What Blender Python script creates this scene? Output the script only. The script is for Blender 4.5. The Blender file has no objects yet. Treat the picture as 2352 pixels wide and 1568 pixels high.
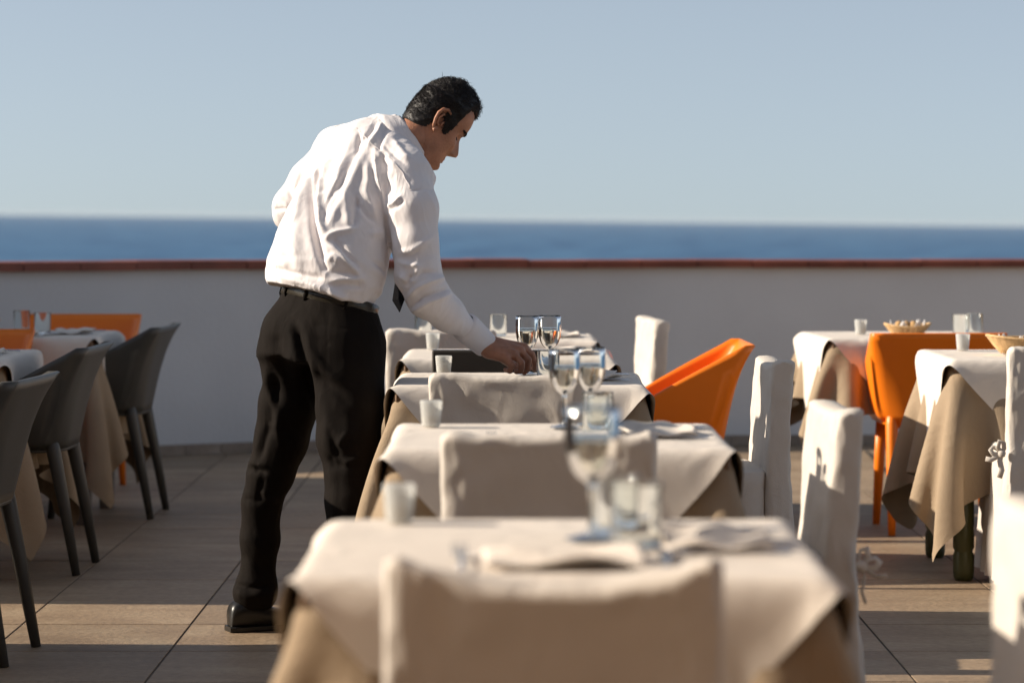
import bpy, math, random
import numpy as np
from mathutils import Vector, Matrix, noise
R = math.radians
random.seed(7); rng = np.random.default_rng(7)
sc = bpy.context.scene
COL = sc.collection

# ------------------------------------------------------------------ camera
EYE = 1.22; F = 6290.0; W0 = 2352.0; HZ = 502.0
cam = bpy.data.cameras.new('camera'); co = bpy.data.objects.new('camera', cam); COL.objects.link(co)
co.location = (0, 0, EYE); co.rotation_euler = (R(90), 0, 0)
cam.sensor_width = 36; cam.lens = F / W0 * 36; cam.shift_y = -(784 - HZ) / W0
cam.clip_start = 0.1; cam.clip_end = 90000
cam.dof.use_dof = True; cam.dof.focus_distance = 8.1; cam.dof.aperture_fstop = 3.1
sc.camera = co
# ------------------------------------------------------------------ light
SUN_EL = 25.0
TILT = R(0.64)
world = bpy.data.worlds.new('World'); sc.world = world; world.use_nodes = True
wn = world.node_tree; wn.nodes.clear()
wo = wn.nodes.new('ShaderNodeOutputWorld'); bg = wn.nodes.new('ShaderNodeBackground')
sky = wn.nodes.new('ShaderNodeTexSky'); sky.sky_type = 'NISHITA'; sky.sun_disc = False
sky.sun_elevation = R(SUN_EL); sky.sun_rotation = R(-90)
sky.air_density = 0.5; sky.dust_density = 0.5; sky.ozone_density = 1.0; sky.altitude = 30
tc = wn.nodes.new('ShaderNodeTexCoord'); mp = wn.nodes.new('ShaderNodeMapping')
mp.inputs['Rotation'].default_value = (0, -TILT, 0); mp.inputs['Scale'].default_value = (1, 1, .65); mp.inputs['Location'].default_value = (0, 0, .03)
wn.links.new(tc.outputs['Generated'], mp.inputs[0]); wn.links.new(mp.outputs[0], sky.inputs[0])
hs = wn.nodes.new('ShaderNodeHueSaturation'); hs.inputs['Saturation'].default_value = 0.54
tn = wn.nodes.new('ShaderNodeMix'); tn.data_type = 'RGBA'; tn.blend_type = 'MULTIPLY'; tn.inputs[0].default_value = 1; tn.inputs[7].default_value = (.92, .955, .96, 1)
wn.links.new(sky.outputs[0], hs.inputs['Color']); wn.links.new(hs.outputs[0], tn.inputs[6]); wn.links.new(tn.outputs[2], bg.inputs[0]); wn.links.new(bg.outputs[0], wo.inputs[0])
bg.inputs[1].default_value = 0.075
sl = bpy.data.lights.new('sun', 'SUN'); sl.energy = 4.4; sl.angle = R(0.5); sl.color = (1.0, 0.88, 0.73)
so = bpy.data.objects.new('sun', sl); COL.objects.link(so)
so.rotation_euler = Vector((-math.cos(R(SUN_EL)), math.sin(R(1.6)), math.sin(R(SUN_EL)))).to_track_quat('Z', 'Y').to_euler()
vs = sc.view_settings; vs.view_transform = 'Standard'; vs.look = 'None'; vs.gamma = 1; vs.use_curve_mapping = False
vs.exposure = 0.74
sc.cycles.max_bounces = 10; sc.cycles.transparent_max_bounces = 24
sc.cycles.caustics_reflective = False; sc.cycles.caustics_refractive = False

# ------------------------------------------------------------------ helpers
def P(px, py, Y):
    return np.array([(px - 1176) / F * Y, Y, EYE - (py - HZ) / F * Y])

def mat(name, col, rough=0.6, metal=0.0, bump=0.0, bscale=200.0, var=0.0, vscale=6.0, spec=0.5, stretch=(1, 1, 1), sheen=0, sss=0, trans=0, ior=1.45, rvar=0):
    m = bpy.data.materials.new(name); m.use_nodes = True
    nt = m.node_tree; b = nt.nodes['Principled BSDF']
    b.inputs['Base Color'].default_value = (*col, 1); b.inputs['Roughness'].default_value = rough
    b.inputs['Metallic'].default_value = metal; b.inputs['Specular IOR Level'].default_value = spec
    b.inputs['IOR'].default_value = ior
    if sheen: b.inputs['Sheen Weight'].default_value = sheen
    if sss:
        b.inputs['Subsurface Weight'].default_value = sss; b.inputs['Subsurface Radius'].default_value = (0.02, 0.008, 0.004)
        b.inputs['Subsurface Scale'].default_value = 0.5
    if trans: b.inputs['Transmission Weight'].default_value = trans
    t = nt.nodes.new('ShaderNodeTexCoord'); mpn = nt.nodes.new('ShaderNodeMapping'); mpn.inputs['Scale'].default_value = stretch
    nt.links.new(t.outputs['Object'], mpn.inputs[0])
    if var:
        n = nt.nodes.new('ShaderNodeTexNoise'); n.inputs['Scale'].default_value = vscale; n.inputs['Detail'].default_value = 6
        nt.links.new(mpn.outputs[0], n.inputs[0])
        r = nt.nodes.new('ShaderNodeMapRange'); r.inputs[1].default_value = 0.3; r.inputs[2].default_value = 0.7
        r.inputs[3].default_value = 1 - var; r.inputs[4].default_value = 1 + var
        nt.links.new(n.outputs[0], r.inputs[0])
        mx = nt.nodes.new('ShaderNodeMix'); mx.data_type = 'RGBA'; mx.blend_type = 'MULTIPLY'; mx.inputs[0].default_value = 1
        mx.inputs[6].default_value = (*col, 1); nt.links.new(r.outputs[0], mx.inputs[7]); nt.links.new(mx.outputs[2], b.inputs['Base Color'])
    if bump:
        n2 = nt.nodes.new('ShaderNodeTexNoise'); n2.inputs['Scale'].default_value = bscale; n2.inputs['Detail'].default_value = 4
        nt.links.new(mpn.outputs[0], n2.inputs[0])
        bp = nt.nodes.new('ShaderNodeBump'); bp.inputs['Strength'].default_value = bump; bp.inputs['Distance'].default_value = 0.004
        nt.links.new(n2.outputs[0], bp.inputs['Height']); nt.links.new(bp.outputs[0], b.inputs['Normal'])
    return m

def wrinkle(m, scale, dist, stretch=(1, 1, 1), strength=1.0):
    nt = m.node_tree; b = nt.nodes['Principled BSDF']; t = nt.nodes.new('ShaderNodeTexCoord'); p = nt.nodes.new('ShaderNodeMapping'); p.inputs['Scale'].default_value = stretch
    nt.links.new(t.outputs['Object'], p.inputs[0]); n = nt.nodes.new('ShaderNodeTexNoise'); n.inputs['Scale'].default_value = scale; n.inputs['Detail'].default_value = 3; n.inputs['Distortion'].default_value = .8
    nt.links.new(p.outputs[0], n.inputs[0]); a = nt.nodes.new('ShaderNodeMath'); a.operation = 'SUBTRACT'; a.inputs[1].default_value = .5; nt.links.new(n.outputs[0], a.inputs[0])
    c = nt.nodes.new('ShaderNodeMath'); c.operation = 'ABSOLUTE'; nt.links.new(a.outputs[0], c.inputs[0])
    e = nt.nodes.new('ShaderNodeMapRange'); e.inputs[1].default_value = 0; e.inputs[2].default_value = .16; e.inputs[3].default_value = 1; e.inputs[4].default_value = 0; nt.links.new(c.outputs[0], e.inputs[0])
    bp = nt.nodes.new('ShaderNodeBump'); bp.inputs['Strength'].default_value = strength; bp.inputs['Distance'].default_value = dist; nt.links.new(e.outputs[0], bp.inputs['Height'])
    old = b.inputs['Normal'].links[0].from_node if b.inputs['Normal'].is_linked else None
    if old: nt.links.new(bp.outputs[0], old.inputs['Normal'])
    else: nt.links.new(bp.outputs[0], b.inputs['Normal'])
def mesh(name, v, f, m=None, smooth=True):
    me = bpy.data.meshes.new(name)
    me.from_pydata([tuple(map(float, p)) for p in v], [], [tuple(map(int, q)) for q in f]); me.update()
    if m is not None: me.materials.append(m)
    if smooth: me.polygons.foreach_set('use_smooth', [True] * len(me.polygons))
    return me
def obj(name, me, parent=None, loc=(0, 0, 0), rot=(0, 0, 0)):
    o = bpy.data.objects.new(name, me); COL.objects.link(o); o.location = loc; o.rotation_euler = rot
    if parent is not None: o.parent = parent
    return o
def tag(o, label=None, cat=None, group=None, kind=None):
    if label: o['label'] = label
    if cat: o['category'] = cat
    if group: o['group'] = group
    if kind: o['kind'] = kind
    return o
def thing(name, label, cat, loc=(0, 0, 0), rz=0.0, group=None):
    o = bpy.data.objects.new(name, None); COL.objects.link(o); o.location = loc; o.rotation_euler = (0, 0, rz); o.empty_display_size = .1
    return tag(o, label, cat, group)
def kids(o): return [c for c in bpy.data.objects if c.parent == o]
def dup(root, loc, rz, label, group=None):
    r = root.copy(); COL.objects.link(r); r.location = loc; r.rotation_euler = (0, 0, rz); r['label'] = label
    if group: r['group'] = group
    for c in kids(root):
        d = c.copy(); COL.objects.link(d); d.parent = r
        for g in kids(c):
            e = g.copy(); COL.objects.link(e); e.parent = d
    return r

class MB:
    def __init__(s): s.v = []; s.f = []
    def add(s, v, f):
        n = len(s.v); s.v += [tuple(p) for p in v]; s.f += [tuple(i + n for i in q) for q in f]; return s
    def me(s, name, m, smooth=True): return mesh(name, s.v, s.f, m, smooth)
def box(x0, x1, y0, y1, z0, z1, b=0.0):
    """box with chamfered edges when b > 0"""
    if b <= 0:
        v = [(x, y, z) for x in (x0, x1) for y in (y0, y1) for z in (z0, z1)]
        return v, [(0, 1, 3, 2), (4, 6, 7, 5), (0, 4, 5, 1), (2, 3, 7, 6), (0, 2, 6, 4), (1, 5, 7, 3)]
    v = []; f = []
    def ring(z, i):
        a, bb, c, d = x0 + i, x1 - i, y0 + i, y1 - i
        k = b
        return [(a + k, c, z), (bb - k, c, z), (bb, c + k, z), (bb, d - k, z), (bb - k, d, z), (a + k, d, z), (a, d - k, z), (a, c + k, z)]
    for z, i in ((z0, b * .6), (z0 + b, 0), (z1 - b, 0), (z1, b * .6)): v += ring(z, i)
    f.append(tuple(range(7, -1, -1))); f.append(tuple(range(24, 32)))
    for k in range(3):
        for i in range(8): j = (i + 1) % 8; f.append((k * 8 + i, k * 8 + j, k * 8 + 8 + j, k * 8 + 8 + i))
    return v, f
def loft(rings, cap0=True, cap1=True):
    n = len(rings[0]); v = [p for r in rings for p in r]; f = []
    for k in range(len(rings) - 1):
        for i in range(n): j = (i + 1) % n; f.append((k * n + i, k * n + j, (k + 1) * n + j, (k + 1) * n + i))
    if cap0: f.append(tuple(range(n - 1, -1, -1)))
    if cap1: f.append(tuple(range((len(rings) - 1) * n, len(rings) * n)))
    return v, f
def lathe(prof, n=32, cx=0, cy=0, ribs=None):
    rings = []
    for r, z in prof: rings.append([(cx + r * math.cos(2 * math.pi * i / n), cy + r * math.sin(2 * math.pi * i / n), z) for i in range(n)])
    return loft(rings, prof[0][0] > 1e-6, prof[-1][0] > 1e-6)
def tube(path, rads, n=10, flat=1.0, up=(0, 0, 1)):
    pts = [Vector(p) for p in path]; rings = []; prev = None
    for i, p in enumerate(pts):
        d = (pts[min(i + 1, len(pts) - 1)] - pts[max(i - 1, 0)]).normalized()
        if prev is None:
            u = Vector(up) if abs(d.dot(Vector(up))) < .95 else Vector((1, 0, 0))
        else: u = prev
        a = d.cross(u).normalized(); b = a.cross(d).normalized(); prev = b
        r = rads[i] if hasattr(rads, '__len__') else rads
        rings.append([tuple(p + a * (r * math.cos(2 * math.pi * k / n)) + b * (r * flat * math.sin(2 * math.pi * k / n))) for k in range(n)])
    return loft(rings)
def grid_faces(nu, nv):
    f = []
    for i in range(nu - 1):
        for j in range(nv - 1): a = i * nv + j; f.append((a, a + 1, a + nv + 1, a + nv))
    return f
def solid(o, t, off=-1):
    m = o.modifiers.new('thickness', 'SOLIDIFY'); m.thickness = t; m.offset = off; return o
def subsurf(o, l=1):
    m = o.modifiers.new('smooth', 'SUBSURF'); m.levels = l; m.render_levels = l; return o

# ---- surface nets on a sampled distance field
def nets(fn, lo, hi, h):
    lo = np.array(lo, float); hi = np.array(hi, float)
    n = np.ceil((hi - lo) / h).astype(int) + 1
    ax = [lo[k] + h * np.arange(n[k]) for k in range(3)]
    X, Y, Z = np.meshgrid(*ax, indexing='ij')
    D = fn(np.stack([X, Y, Z], -1).reshape(-1, 3)).reshape(X.shape)
    s = D < 0
    cnt = np.zeros(tuple(n - 1)); acc = np.zeros(tuple(n - 1) + (3,))
    cor = [(i, j, k) for i in (0, 1) for j in (0, 1) for k in (0, 1)]
    sl_ = lambda c: tuple(slice(c[a], n[a] - 1 + c[a]) for a in range(3))
    for a in cor:
        for ax_ in range(3):
            if a[ax_] == 0:
                b = list(a); b[ax_] = 1; b = tuple(b)
                da, db = D[sl_(a)], D[sl_(b)]
                cr = (da < 0) != (db < 0)
                t = np.where(cr, da / np.where(cr, da - db, 1), 0)
                for q in range(3):
                    acc[..., q] += np.where(cr, a[q] + (t if q == ax_ else 0), 0)
                cnt += cr
    act = cnt > 0
    idx = -np.ones(act.shape, int); idx[act] = np.arange(act.sum())
    cell = np.argwhere(act)
    V = lo + h * (cell + acc[act] / cnt[act][:, None])
    faces = []
    for a in range(3):
        b, c = (a + 1) % 3, (a + 2) % 3
        s0 = [slice(None)] * 3; s1 = [slice(None)] * 3
        s0[a] = slice(0, n[a] - 1); s1[a] = slice(1, n[a])
        e0 = s[tuple(s0)]; e1 = s[tuple(s1)]
        E = np.argwhere(e0 != e1)
        E = E[(E[:, b] > 0) & (E[:, c] > 0) & (E[:, b] < n[b] - 1) & (E[:, c] < n[c] - 1)]
        fl = e0[tuple(E.T)]
        def at(db, dc):
            q = E.copy(); q[:, b] -= db; q[:, c] -= dc; return idx[tuple(q.T)]
        quad = np.stack([at(1, 1), at(0, 1), at(0, 0), at(1, 0)], 1)
        quad[~fl] = quad[~fl][:, ::-1]
        faces.append(quad)
    return V, np.concatenate(faces)
def smin(a, b, k):
    h = np.clip(.5 + .5 * (b - a) / k, 0, 1); return b * (1 - h) + a * h - k * h * (1 - h)
def caps(p, a, b, ra, rb):
    a = np.asarray(a, float); b = np.asarray(b, float); ab = b - a
    t = np.clip(((p - a) @ ab) / (ab @ ab), 0, 1)
    return np.linalg.norm(p - a - t[:, None] * ab, axis=1) - (ra + (rb - ra) * t)
def chain(p, pts, k=.02):
    d = None
    for (a, ra), (b, rb) in zip(pts[:-1], pts[1:]):
        e = caps(p, a, b, ra, rb); d = e if d is None else smin(d, e, k)
    return d
def ellip(p, c, ax, rad):
    q = (p - np.asarray(c)) @ np.asarray(ax).T / np.asarray(rad)
    n = np.linalg.norm(q, axis=1); return (n - 1) * min(rad)
def vnormals(V, Fq):
    n = np.zeros_like(V); a = V[Fq[:, 0]]; b = V[Fq[:, 1]]; c = V[Fq[:, 2]]; d = V[Fq[:, 3]]
    fn = np.cross(c - a, d - b)
    for k in range(4): np.add.at(n, Fq[:, k], fn)
    return n / (np.linalg.norm(n, axis=1)[:, None] + 1e-12)
def smooth_mesh(V, Fq, it=2, lam=.5):
    e = np.concatenate([Fq[:, [0, 1]], Fq[:, [1, 2]], Fq[:, [2, 3]], Fq[:, [3, 0]]]); e = np.concatenate([e, e[:, ::-1]])
    for _ in range(it):
        s = np.zeros_like(V); c = np.zeros(len(V)); np.add.at(s, e[:, 0], V[e[:, 1]]); np.add.at(c, e[:, 0], 1)
        V = V + lam * (s / np.maximum(c, 1)[:, None] - V)
    return V
def nz(V, scale, stretch=(1, 1, 1), seed=0.0, octs=3):
    st = np.asarray(stretch, float) * scale
    return np.array([noise.fractal(Vector(p * st + seed), .7, 2.1, octs) for p in V])

# ------------------------------------------------------------------ materials
M_tile = bpy.data.materials.new('travertine_tile'); M_tile.use_nodes = True
def stone(m, base, dark, light, rough=.55, sc_=1.0):
    nt = m.node_tree; b = nt.nodes['Principled BSDF']; b.inputs['Roughness'].default_value = rough
    t = nt.nodes.new('ShaderNodeNewGeometry'); oi = nt.nodes.new('ShaderNodeObjectInfo')
    mp_ = nt.nodes.new('ShaderNodeMapping'); mp_.inputs['Scale'].default_value = (1.8 * sc_, 4 * sc_, 1.8 * sc_)
    nt.links.new(t.outputs['Position'], mp_.inputs[0])
    n = nt.nodes.new('ShaderNodeTexNoise'); n.noise_dimensions = '4D'; n.inputs['Scale'].default_value = 1.6; n.inputs['Detail'].default_value = 7; n.inputs['Distortion'].default_value = .5
    ml = nt.nodes.new('ShaderNodeMath'); ml.operation = 'MULTIPLY'; ml.inputs[1].default_value = 9.0
    nt.links.new(oi.outputs['Random'], ml.inputs[0]); nt.links.new(ml.outputs[0], n.inputs['W']); nt.links.new(mp_.outputs[0], n.inputs[0])
    cr = nt.nodes.new('ShaderNodeValToRGB'); e = cr.color_ramp.elements
    e[0].position = .3; e[0].color = (*dark, 1); e[1].position = .72; e[1].color = (*light, 1)
    k = e.new(.5); k.color = (*base, 1); nt.links.new(n.outputs[0], cr.inputs[0])
    hv = nt.nodes.new('ShaderNodeHueSaturation'); mr = nt.nodes.new('ShaderNodeMapRange'); mr.inputs[3].default_value = .86; mr.inputs[4].default_value = 1.12
    nt.links.new(oi.outputs['Random'], mr.inputs[0]); nt.links.new(mr.outputs[0], hv.inputs['Value']); nt.links.new(cr.outputs[0], hv.inputs['Color'])
    n3 = nt.nodes.new('ShaderNodeTexNoise'); n3.inputs['Scale'].default_value = 38; n3.inputs['Detail'].default_value = 5; nt.links.new(t.outputs['Position'], n3.inputs[0])
    mr3 = nt.nodes.new('ShaderNodeMapRange'); mr3.inputs[1].default_value = .3; mr3.inputs[2].default_value = .7; mr3.inputs[3].default_value = .84; mr3.inputs[4].default_value = 1.1
    nt.links.new(n3.outputs[0], mr3.inputs[0])
    mx3 = nt.nodes.new('ShaderNodeMix'); mx3.data_type = 'RGBA'; mx3.blend_type = 'MULTIPLY'; mx3.inputs[0].default_value = 1
    nt.links.new(hv.outputs[0], mx3.inputs[6]); nt.links.new(mr3.outputs[0], mx3.inputs[7]); nt.links.new(mx3.outputs[2], b.inputs['Base Color'])
    n2 = nt.nodes.new('ShaderNodeTexNoise'); n2.inputs['Scale'].default_value = 55; n2.inputs['Detail'].default_value = 6; nt.links.new(t.outputs['Position'], n2.inputs[0])
    bp = nt.nodes.new('ShaderNodeBump'); bp.inputs['Strength'].default_value = .55; bp.inputs['Distance'].default_value = .006
    nt.links.new(n2.outputs[0], bp.inputs['Height']); nt.links.new(bp.outputs[0], b.inputs['Normal'])
stone(M_tile, (.31, .222, .142), (.25, .176, .112), (.375, .285, .19))
M_grout = mat('grout', (.10, .085, .07), .9, var=.2, vscale=20)
M_plaster = mat('white_render', (.67, .675, .675), .9, bump=.5, bscale=50, var=.07, vscale=1.3, spec=.1)
M_cap = mat('terracotta_cap', (.22, .062, .036), .5, bump=.25, bscale=60, var=.28, vscale=5)
M_skirt = bpy.data.materials.new('skirting_tile'); M_skirt.use_nodes = True
stone(M_skirt, (.30, .235, .18), (.22, .17, .13), (.38, .31, .25))
M_white = mat('white_linen', (.62, .565, .50), .85, bump=.4, bscale=380, var=.04, vscale=8, spec=.1)
M_over = mat('cream_overlay_cloth', (.74, .67, .59), .85, bump=.4, bscale=380, spec=.1, var=.035, vscale=6)
M_taupe = mat('taupe_cloth', (.33, .25, .17), .9, bump=.5, bscale=320, spec=.1, var=.07, vscale=6)
M_orange = mat('orange_plastic', (.90, .21, .008), .38, bump=.05, bscale=300, var=.03)
M_grey = mat('grey_plastic', (.058, .057, .052), .42, bump=.06, bscale=260, var=.08, vscale=9)
M_tleg = mat('grey_metal_leg', (.10, .085, .075), .5, var=.1)
M_green = mat('olive_painted_wood', (.055, .055, .016), .4, bump=.2, bscale=60, var=.2, vscale=14, stretch=(1, 1, .2))
M_dark = mat('dark_brown_panel', (.045, .037, .028), .55, bump=.1, bscale=300, var=.06)
M_wood = mat('table_wood', (.20, .12, .07), .5, var=.2, vscale=12)
M_skin = mat('skin', (.40, .185, .108), .5, bump=.35, bscale=180, sss=.12, var=.20, vscale=30)
M_shirt = mat('white_shirt', (.80, .755, .745), .8, bump=.3, bscale=460, spec=.12, var=.012, vscale=9)
M_trous = mat('black_trousers', (.009, .0065, .005), .85, bump=.3, bscale=600, spec=.12, var=.12, vscale=12)
M_hair = mat('dark_hair', (.010, .007, .006), .48, spec=.45)
M_belt = mat('black_leather_belt', (.035, .030, .022), .28, bump=.3, bscale=90)
M_shoe = mat('black_shoe_leather', (.012, .011, .010), .33, bump=.15, bscale=120)
M_tie = mat('black_tie', (.006, .006, .008), .8, bump=.15, bscale=500, spec=.1)
M_steel = mat('cutlery_steel', (.62, .62, .64), .16, 1.0)
M_wick = mat('wicker', (.62, .40, .19), .6, bump=.3, bscale=120, var=.22, vscale=45)
M_paper = mat('paper_napkin', (.82, .80, .77), .85, bump=.1, bscale=200)
M_bread = mat('bread', (.55, .33, .14), .8, bump=.5, bscale=60, var=.2, vscale=30)
wrinkle(M_shirt, 9, .0016, (1, 1, .5)); wrinkle(M_white, 7, .0018, (1, 1, .8)); wrinkle(M_over, 5, .0018); wrinkle(M_taupe, 5, .002); wrinkle(M_trous, 9, .0014, (1, 1, .4))
M_button = mat('button', (.80, .62, .42), .3)
M_sea = bpy.data.materials.new('sea_water'); M_sea.use_nodes = True
def sea_mat(m):
    nt = m.node_tree; b = nt.nodes['Principled BSDF']
    b.inputs['Roughness'].default_value = .45; b.inputs['IOR'].default_value = 1.33; b.inputs['Specular IOR Level'].default_value = .28
    g = nt.nodes.new('ShaderNodeNewGeometry'); mp_ = nt.nodes.new('ShaderNodeMapping'); mp_.inputs['Scale'].default_value = (.02, .004, .01)
    nt.links.new(g.outputs['Position'], mp_.inputs[0])
    n = nt.nodes.new('ShaderNodeTexNoise'); n.inputs['Scale'].default_value = 1; n.inputs['Detail'].default_value = 8; nt.links.new(mp_.outputs[0], n.inputs[0])
    cr = nt.nodes.new('ShaderNodeValToRGB'); cr.color_ramp.elements[0].color = (.018, .085, .195, 1); cr.color_ramp.elements[1].color = (.050, .15, .28, 1)
    cr.color_ramp.elements[0].position = .38; cr.color_ramp.elements[1].position = .62
    nt.links.new(n.outputs[0], cr.inputs[0]); nt.links.new(cr.outputs[0], b.inputs['Base Color'])
    n2 = nt.nodes.new('ShaderNodeTexNoise'); n2.inputs['Scale'].default_value = 9; n2.inputs['Detail'].default_value = 8; nt.links.new(mp_.outputs[0], n2.inputs[0])
    bp = nt.nodes.new('ShaderNodeBump'); bp.inputs['Strength'].default_value = .6; bp.inputs['Distance'].default_value = 3
    nt.links.new(n2.outputs[0], bp.inputs['Height']); nt.links.new(bp.outputs[0], b.inputs['Normal'])
sea_mat(M_sea)
def glass_mat(name, tint=(1, 1, 1), rough=.02, ior=1.5, frost=0.0):
    """thin-walled glass: Fresnel reflection over clear transmission"""
    m = bpy.data.materials.new(name); m.use_nodes = True; nt = m.node_tree; nt.nodes.clear()
    o = nt.nodes.new('ShaderNodeOutputMaterial'); mx = nt.nodes.new('ShaderNodeMixShader'); fr = nt.nodes.new('ShaderNodeFresnel'); fr.inputs[0].default_value = ior
    t = nt.nodes.new('ShaderNodeBsdfTransparent'); t.inputs[0].default_value = (*tint, 1)
    g = nt.nodes.new('ShaderNodeBsdfGlossy'); g.inputs['Roughness'].default_value = rough
    nt.links.new(fr.outputs[0], mx.inputs[0]); nt.links.new(t.outputs[0], mx.inputs[1]); nt.links.new(g.outputs[0], mx.inputs[2])
    out = mx.outputs[0]
    if frost:
        d = nt.nodes.new('ShaderNodeBsdfDiffuse'); d.inputs[0].default_value = (.88, .88, .85, 1)
        tr = nt.nodes.new('ShaderNodeBsdfTranslucent'); tr.inputs[0].default_value = (.88, .88, .85, 1)
        m1 = nt.nodes.new('ShaderNodeMixShader'); m1.inputs[0].default_value = .5; nt.links.new(d.outputs[0], m1.inputs[1]); nt.links.new(tr.outputs[0], m1.inputs[2])
        m2 = nt.nodes.new('ShaderNodeMixShader'); m2.inputs[0].default_value = frost; nt.links.new(out, m2.inputs[1]); nt.links.new(m1.outputs[0], m2.inputs[2]); out = m2.outputs[0]
    nt.links.new(out, o.inputs[0]); return m
M_glass = glass_mat('clear_glass', (.98, .985, .98), .06, 1.55)
M_foot = glass_mat('thin_glass_foot', (.97, .98, .97), .08, 1.28)
M_frost = glass_mat('frosted_glass', (.97, .97, .95), .12, frost=.66)
M_solidg = bpy.data.materials.new('solid_glass'); M_solidg.use_nodes = True
def refr(m, col, ior, rough=.0):
    nt = m.node_tree; nt.nodes.clear(); o = nt.nodes.new('ShaderNodeOutputMaterial'); g = nt.nodes.new('ShaderNodeBsdfGlass')
    g.inputs['Color'].default_value = (*col, 1); g.inputs['IOR'].default_value = ior; g.inputs['Roughness'].default_value = rough; nt.links.new(g.outputs[0], o.inputs[0])
refr(M_solidg, (.98, .99, .985), 1.5, .02)
M_water = bpy.data.materials.new('pale_wine'); M_water.use_nodes = True
refr(M_water, (.97, .955, .90), 1.33, .02)

# ------------------------------------------------------------------ setting
HAZE = 1.3e-5
def slab(name, x0, x1, y0, y1, z0, z1, m): return tag(obj(name, mesh(name, *box(x0, x1, y0, y1, z0, z1), m, False)), kind='structure')
# sea sheet, its horizon tilted as in the photograph
s_ = 45000.0
sv = [(-s_, 5, 0), (s_, 5, 0), (s_, s_, 0), (-s_, s_, 0)]
sea = tag(obj('sea', mesh('sea', sv, [(0, 1, 2, 3)], M_sea, False), None, (0, 0, -32), (0, TILT, 0)), kind='structure')

hz = tag(obj('haze', mesh('haze', *box(-46000, 46000, -60, 45500, -34, 9), None, False), None, (0, 0, 0), (0, TILT, 0)), kind='stuff')
M_haze = bpy.data.materials.new('haze'); M_haze.use_nodes = True; _n = M_haze.node_tree; _n.nodes.clear()
_o = _n.nodes.new('ShaderNodeOutputMaterial'); _v = _n.nodes.new('ShaderNodeVolumePrincipled'); _v.inputs['Color'].default_value = (.80, .88, .95, 1); _v.inputs['Density'].default_value = HAZE
_n.links.new(_v.outputs[0], _o.inputs['Volume']); hz.data.materials.append(M_haze)
# wall line (curved)
WL = [(-6.2, 10.2), (-4.6, 12.0), (-3.4, 13.05), (-2.7, 13.52), (-2.1, 13.88), (-1.75, 14.08), (-1.36, 14.26), (-1.02, 14.37), (-.3, 14.52), (.4, 14.63), (1.19, 14.72), (1.93, 14.75), (2.9, 14.77), (4.2, 14.79), (6.0, 14.81)]
def crom(pts, n=14):
    out = []; p = [np.array(q, float) for q in pts]; p = [2 * p[0] - p[1]] + p + [2 * p[-1] - p[-2]]
    for i in range(1, len(p) - 2):
        for k in range(n):
            t = k / n; a, b, c, d = p[i - 1:i + 3]
            out.append(.5 * ((2 * b) + (-a + c) * t + (2 * a - 5 * b + 4 * c - d) * t * t + (-a + 3 * b - 3 * c + d) * t ** 3))
    out.append(p[-2]); return np.array(out)
WC = crom(WL); WS = np.concatenate([[0], np.cumsum(np.linalg.norm(np.diff(WC, axis=0), axis=1))])
def wall_at(s):
    q = np.array([np.interp(s, WS, WC[:, 0]), np.interp(s, WS, WC[:, 1])])
    q2 = np.array([np.interp(s + .02, WS, WC[:, 0]), np.interp(s + .02, WS, WC[:, 1])]) ; q1 = np.array([np.interp(s - .02, WS, WC[:, 0]), np.interp(s - .02, WS, WC[:, 1])])
    d = (q2 - q1) / np.linalg.norm(q2 - q1); return q, d, np.array([d[1], -d[0]])   # normal towards camera
NS = 150; Ltot = WS[-1]; vw = []
for i in range(NS):
    q, d, n = wall_at(.05 + (Ltot - .1) * i / (NS - 1))
    b = q - n * .24
    vw += [(q[0], q[1], -.1), (q[0], q[1], .958), (b[0], b[1], .958), (b[0], b[1], -.1)]
fw = []
for i in range(NS - 1):
    for k in range(4): j = (k + 1) % 4; fw.append((i * 4 + k, i * 4 + 4 + k, i * 4 + 4 + j, i * 4 + j))
wall = thing('parapet_wall', 'low white rendered terrace wall with terracotta coping in front of the sea', 'wall', (0, 0, 0))
obj('rendered_wall', mesh('rendered_wall', vw, fw, M_plaster, False), wall)
def curved_piece(s0, s1, off0, off1, z0, z1, rnd, seg=3):
    rings = []
    for i in range(seg + 1):
        q, d, n = wall_at(s0 + (s1 - s0) * i / seg)
        pr = [(off0, z0), (off0, z1 - rnd)] + [(off0 - rnd + rnd * math.cos(a), z1 - rnd + rnd * math.sin(a)) for a in (R(30), R(60), R(90))] + [(off1, z1), (off1, z0)]
        rings.append([(q[0] + n[0] * o, q[1] + n[1] * o, z) for o, z in pr])
    v, f = loft(rings); return v, f
k = 0; s = 1.2
while s < Ltot - .5:
    dz = random.uniform(-.0018, .0018); dr = random.uniform(-.003, .003)
    q, _, _ = wall_at(s)
    zt = .006 * (q[0] < 0) + dz
    o = obj('coping_tile', mesh('coping_tile', *curved_piece(s, s + .298, .045 + dr, -.29, .956 + dz, .998 + zt, .012, 4), M_cap, False), wall)
    s += .303
s = 2.3
while s < Ltot - 1.2:
    v, f = curved_piece(s, s + .192, .010 + random.uniform(-.0008, .0008), -.02, 0.002, .058, .003, 1)
    obj('skirting_tile', mesh('skirting_tile', v, f, M_skirt, False), wall); s += .196
# floor
slab('terrace_slab', -6, 6.5, -3, 15.5, -33, -.012, M_grout)
floor = tag(obj('floor', mesh('floor', *box(-5.9, 6.4, -2.9, 14.95, -.0119, -.003), M_grout, False)), kind='structure')
TX, TY, X0, Y0 = .508, .51, -.964, 8.755
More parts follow.
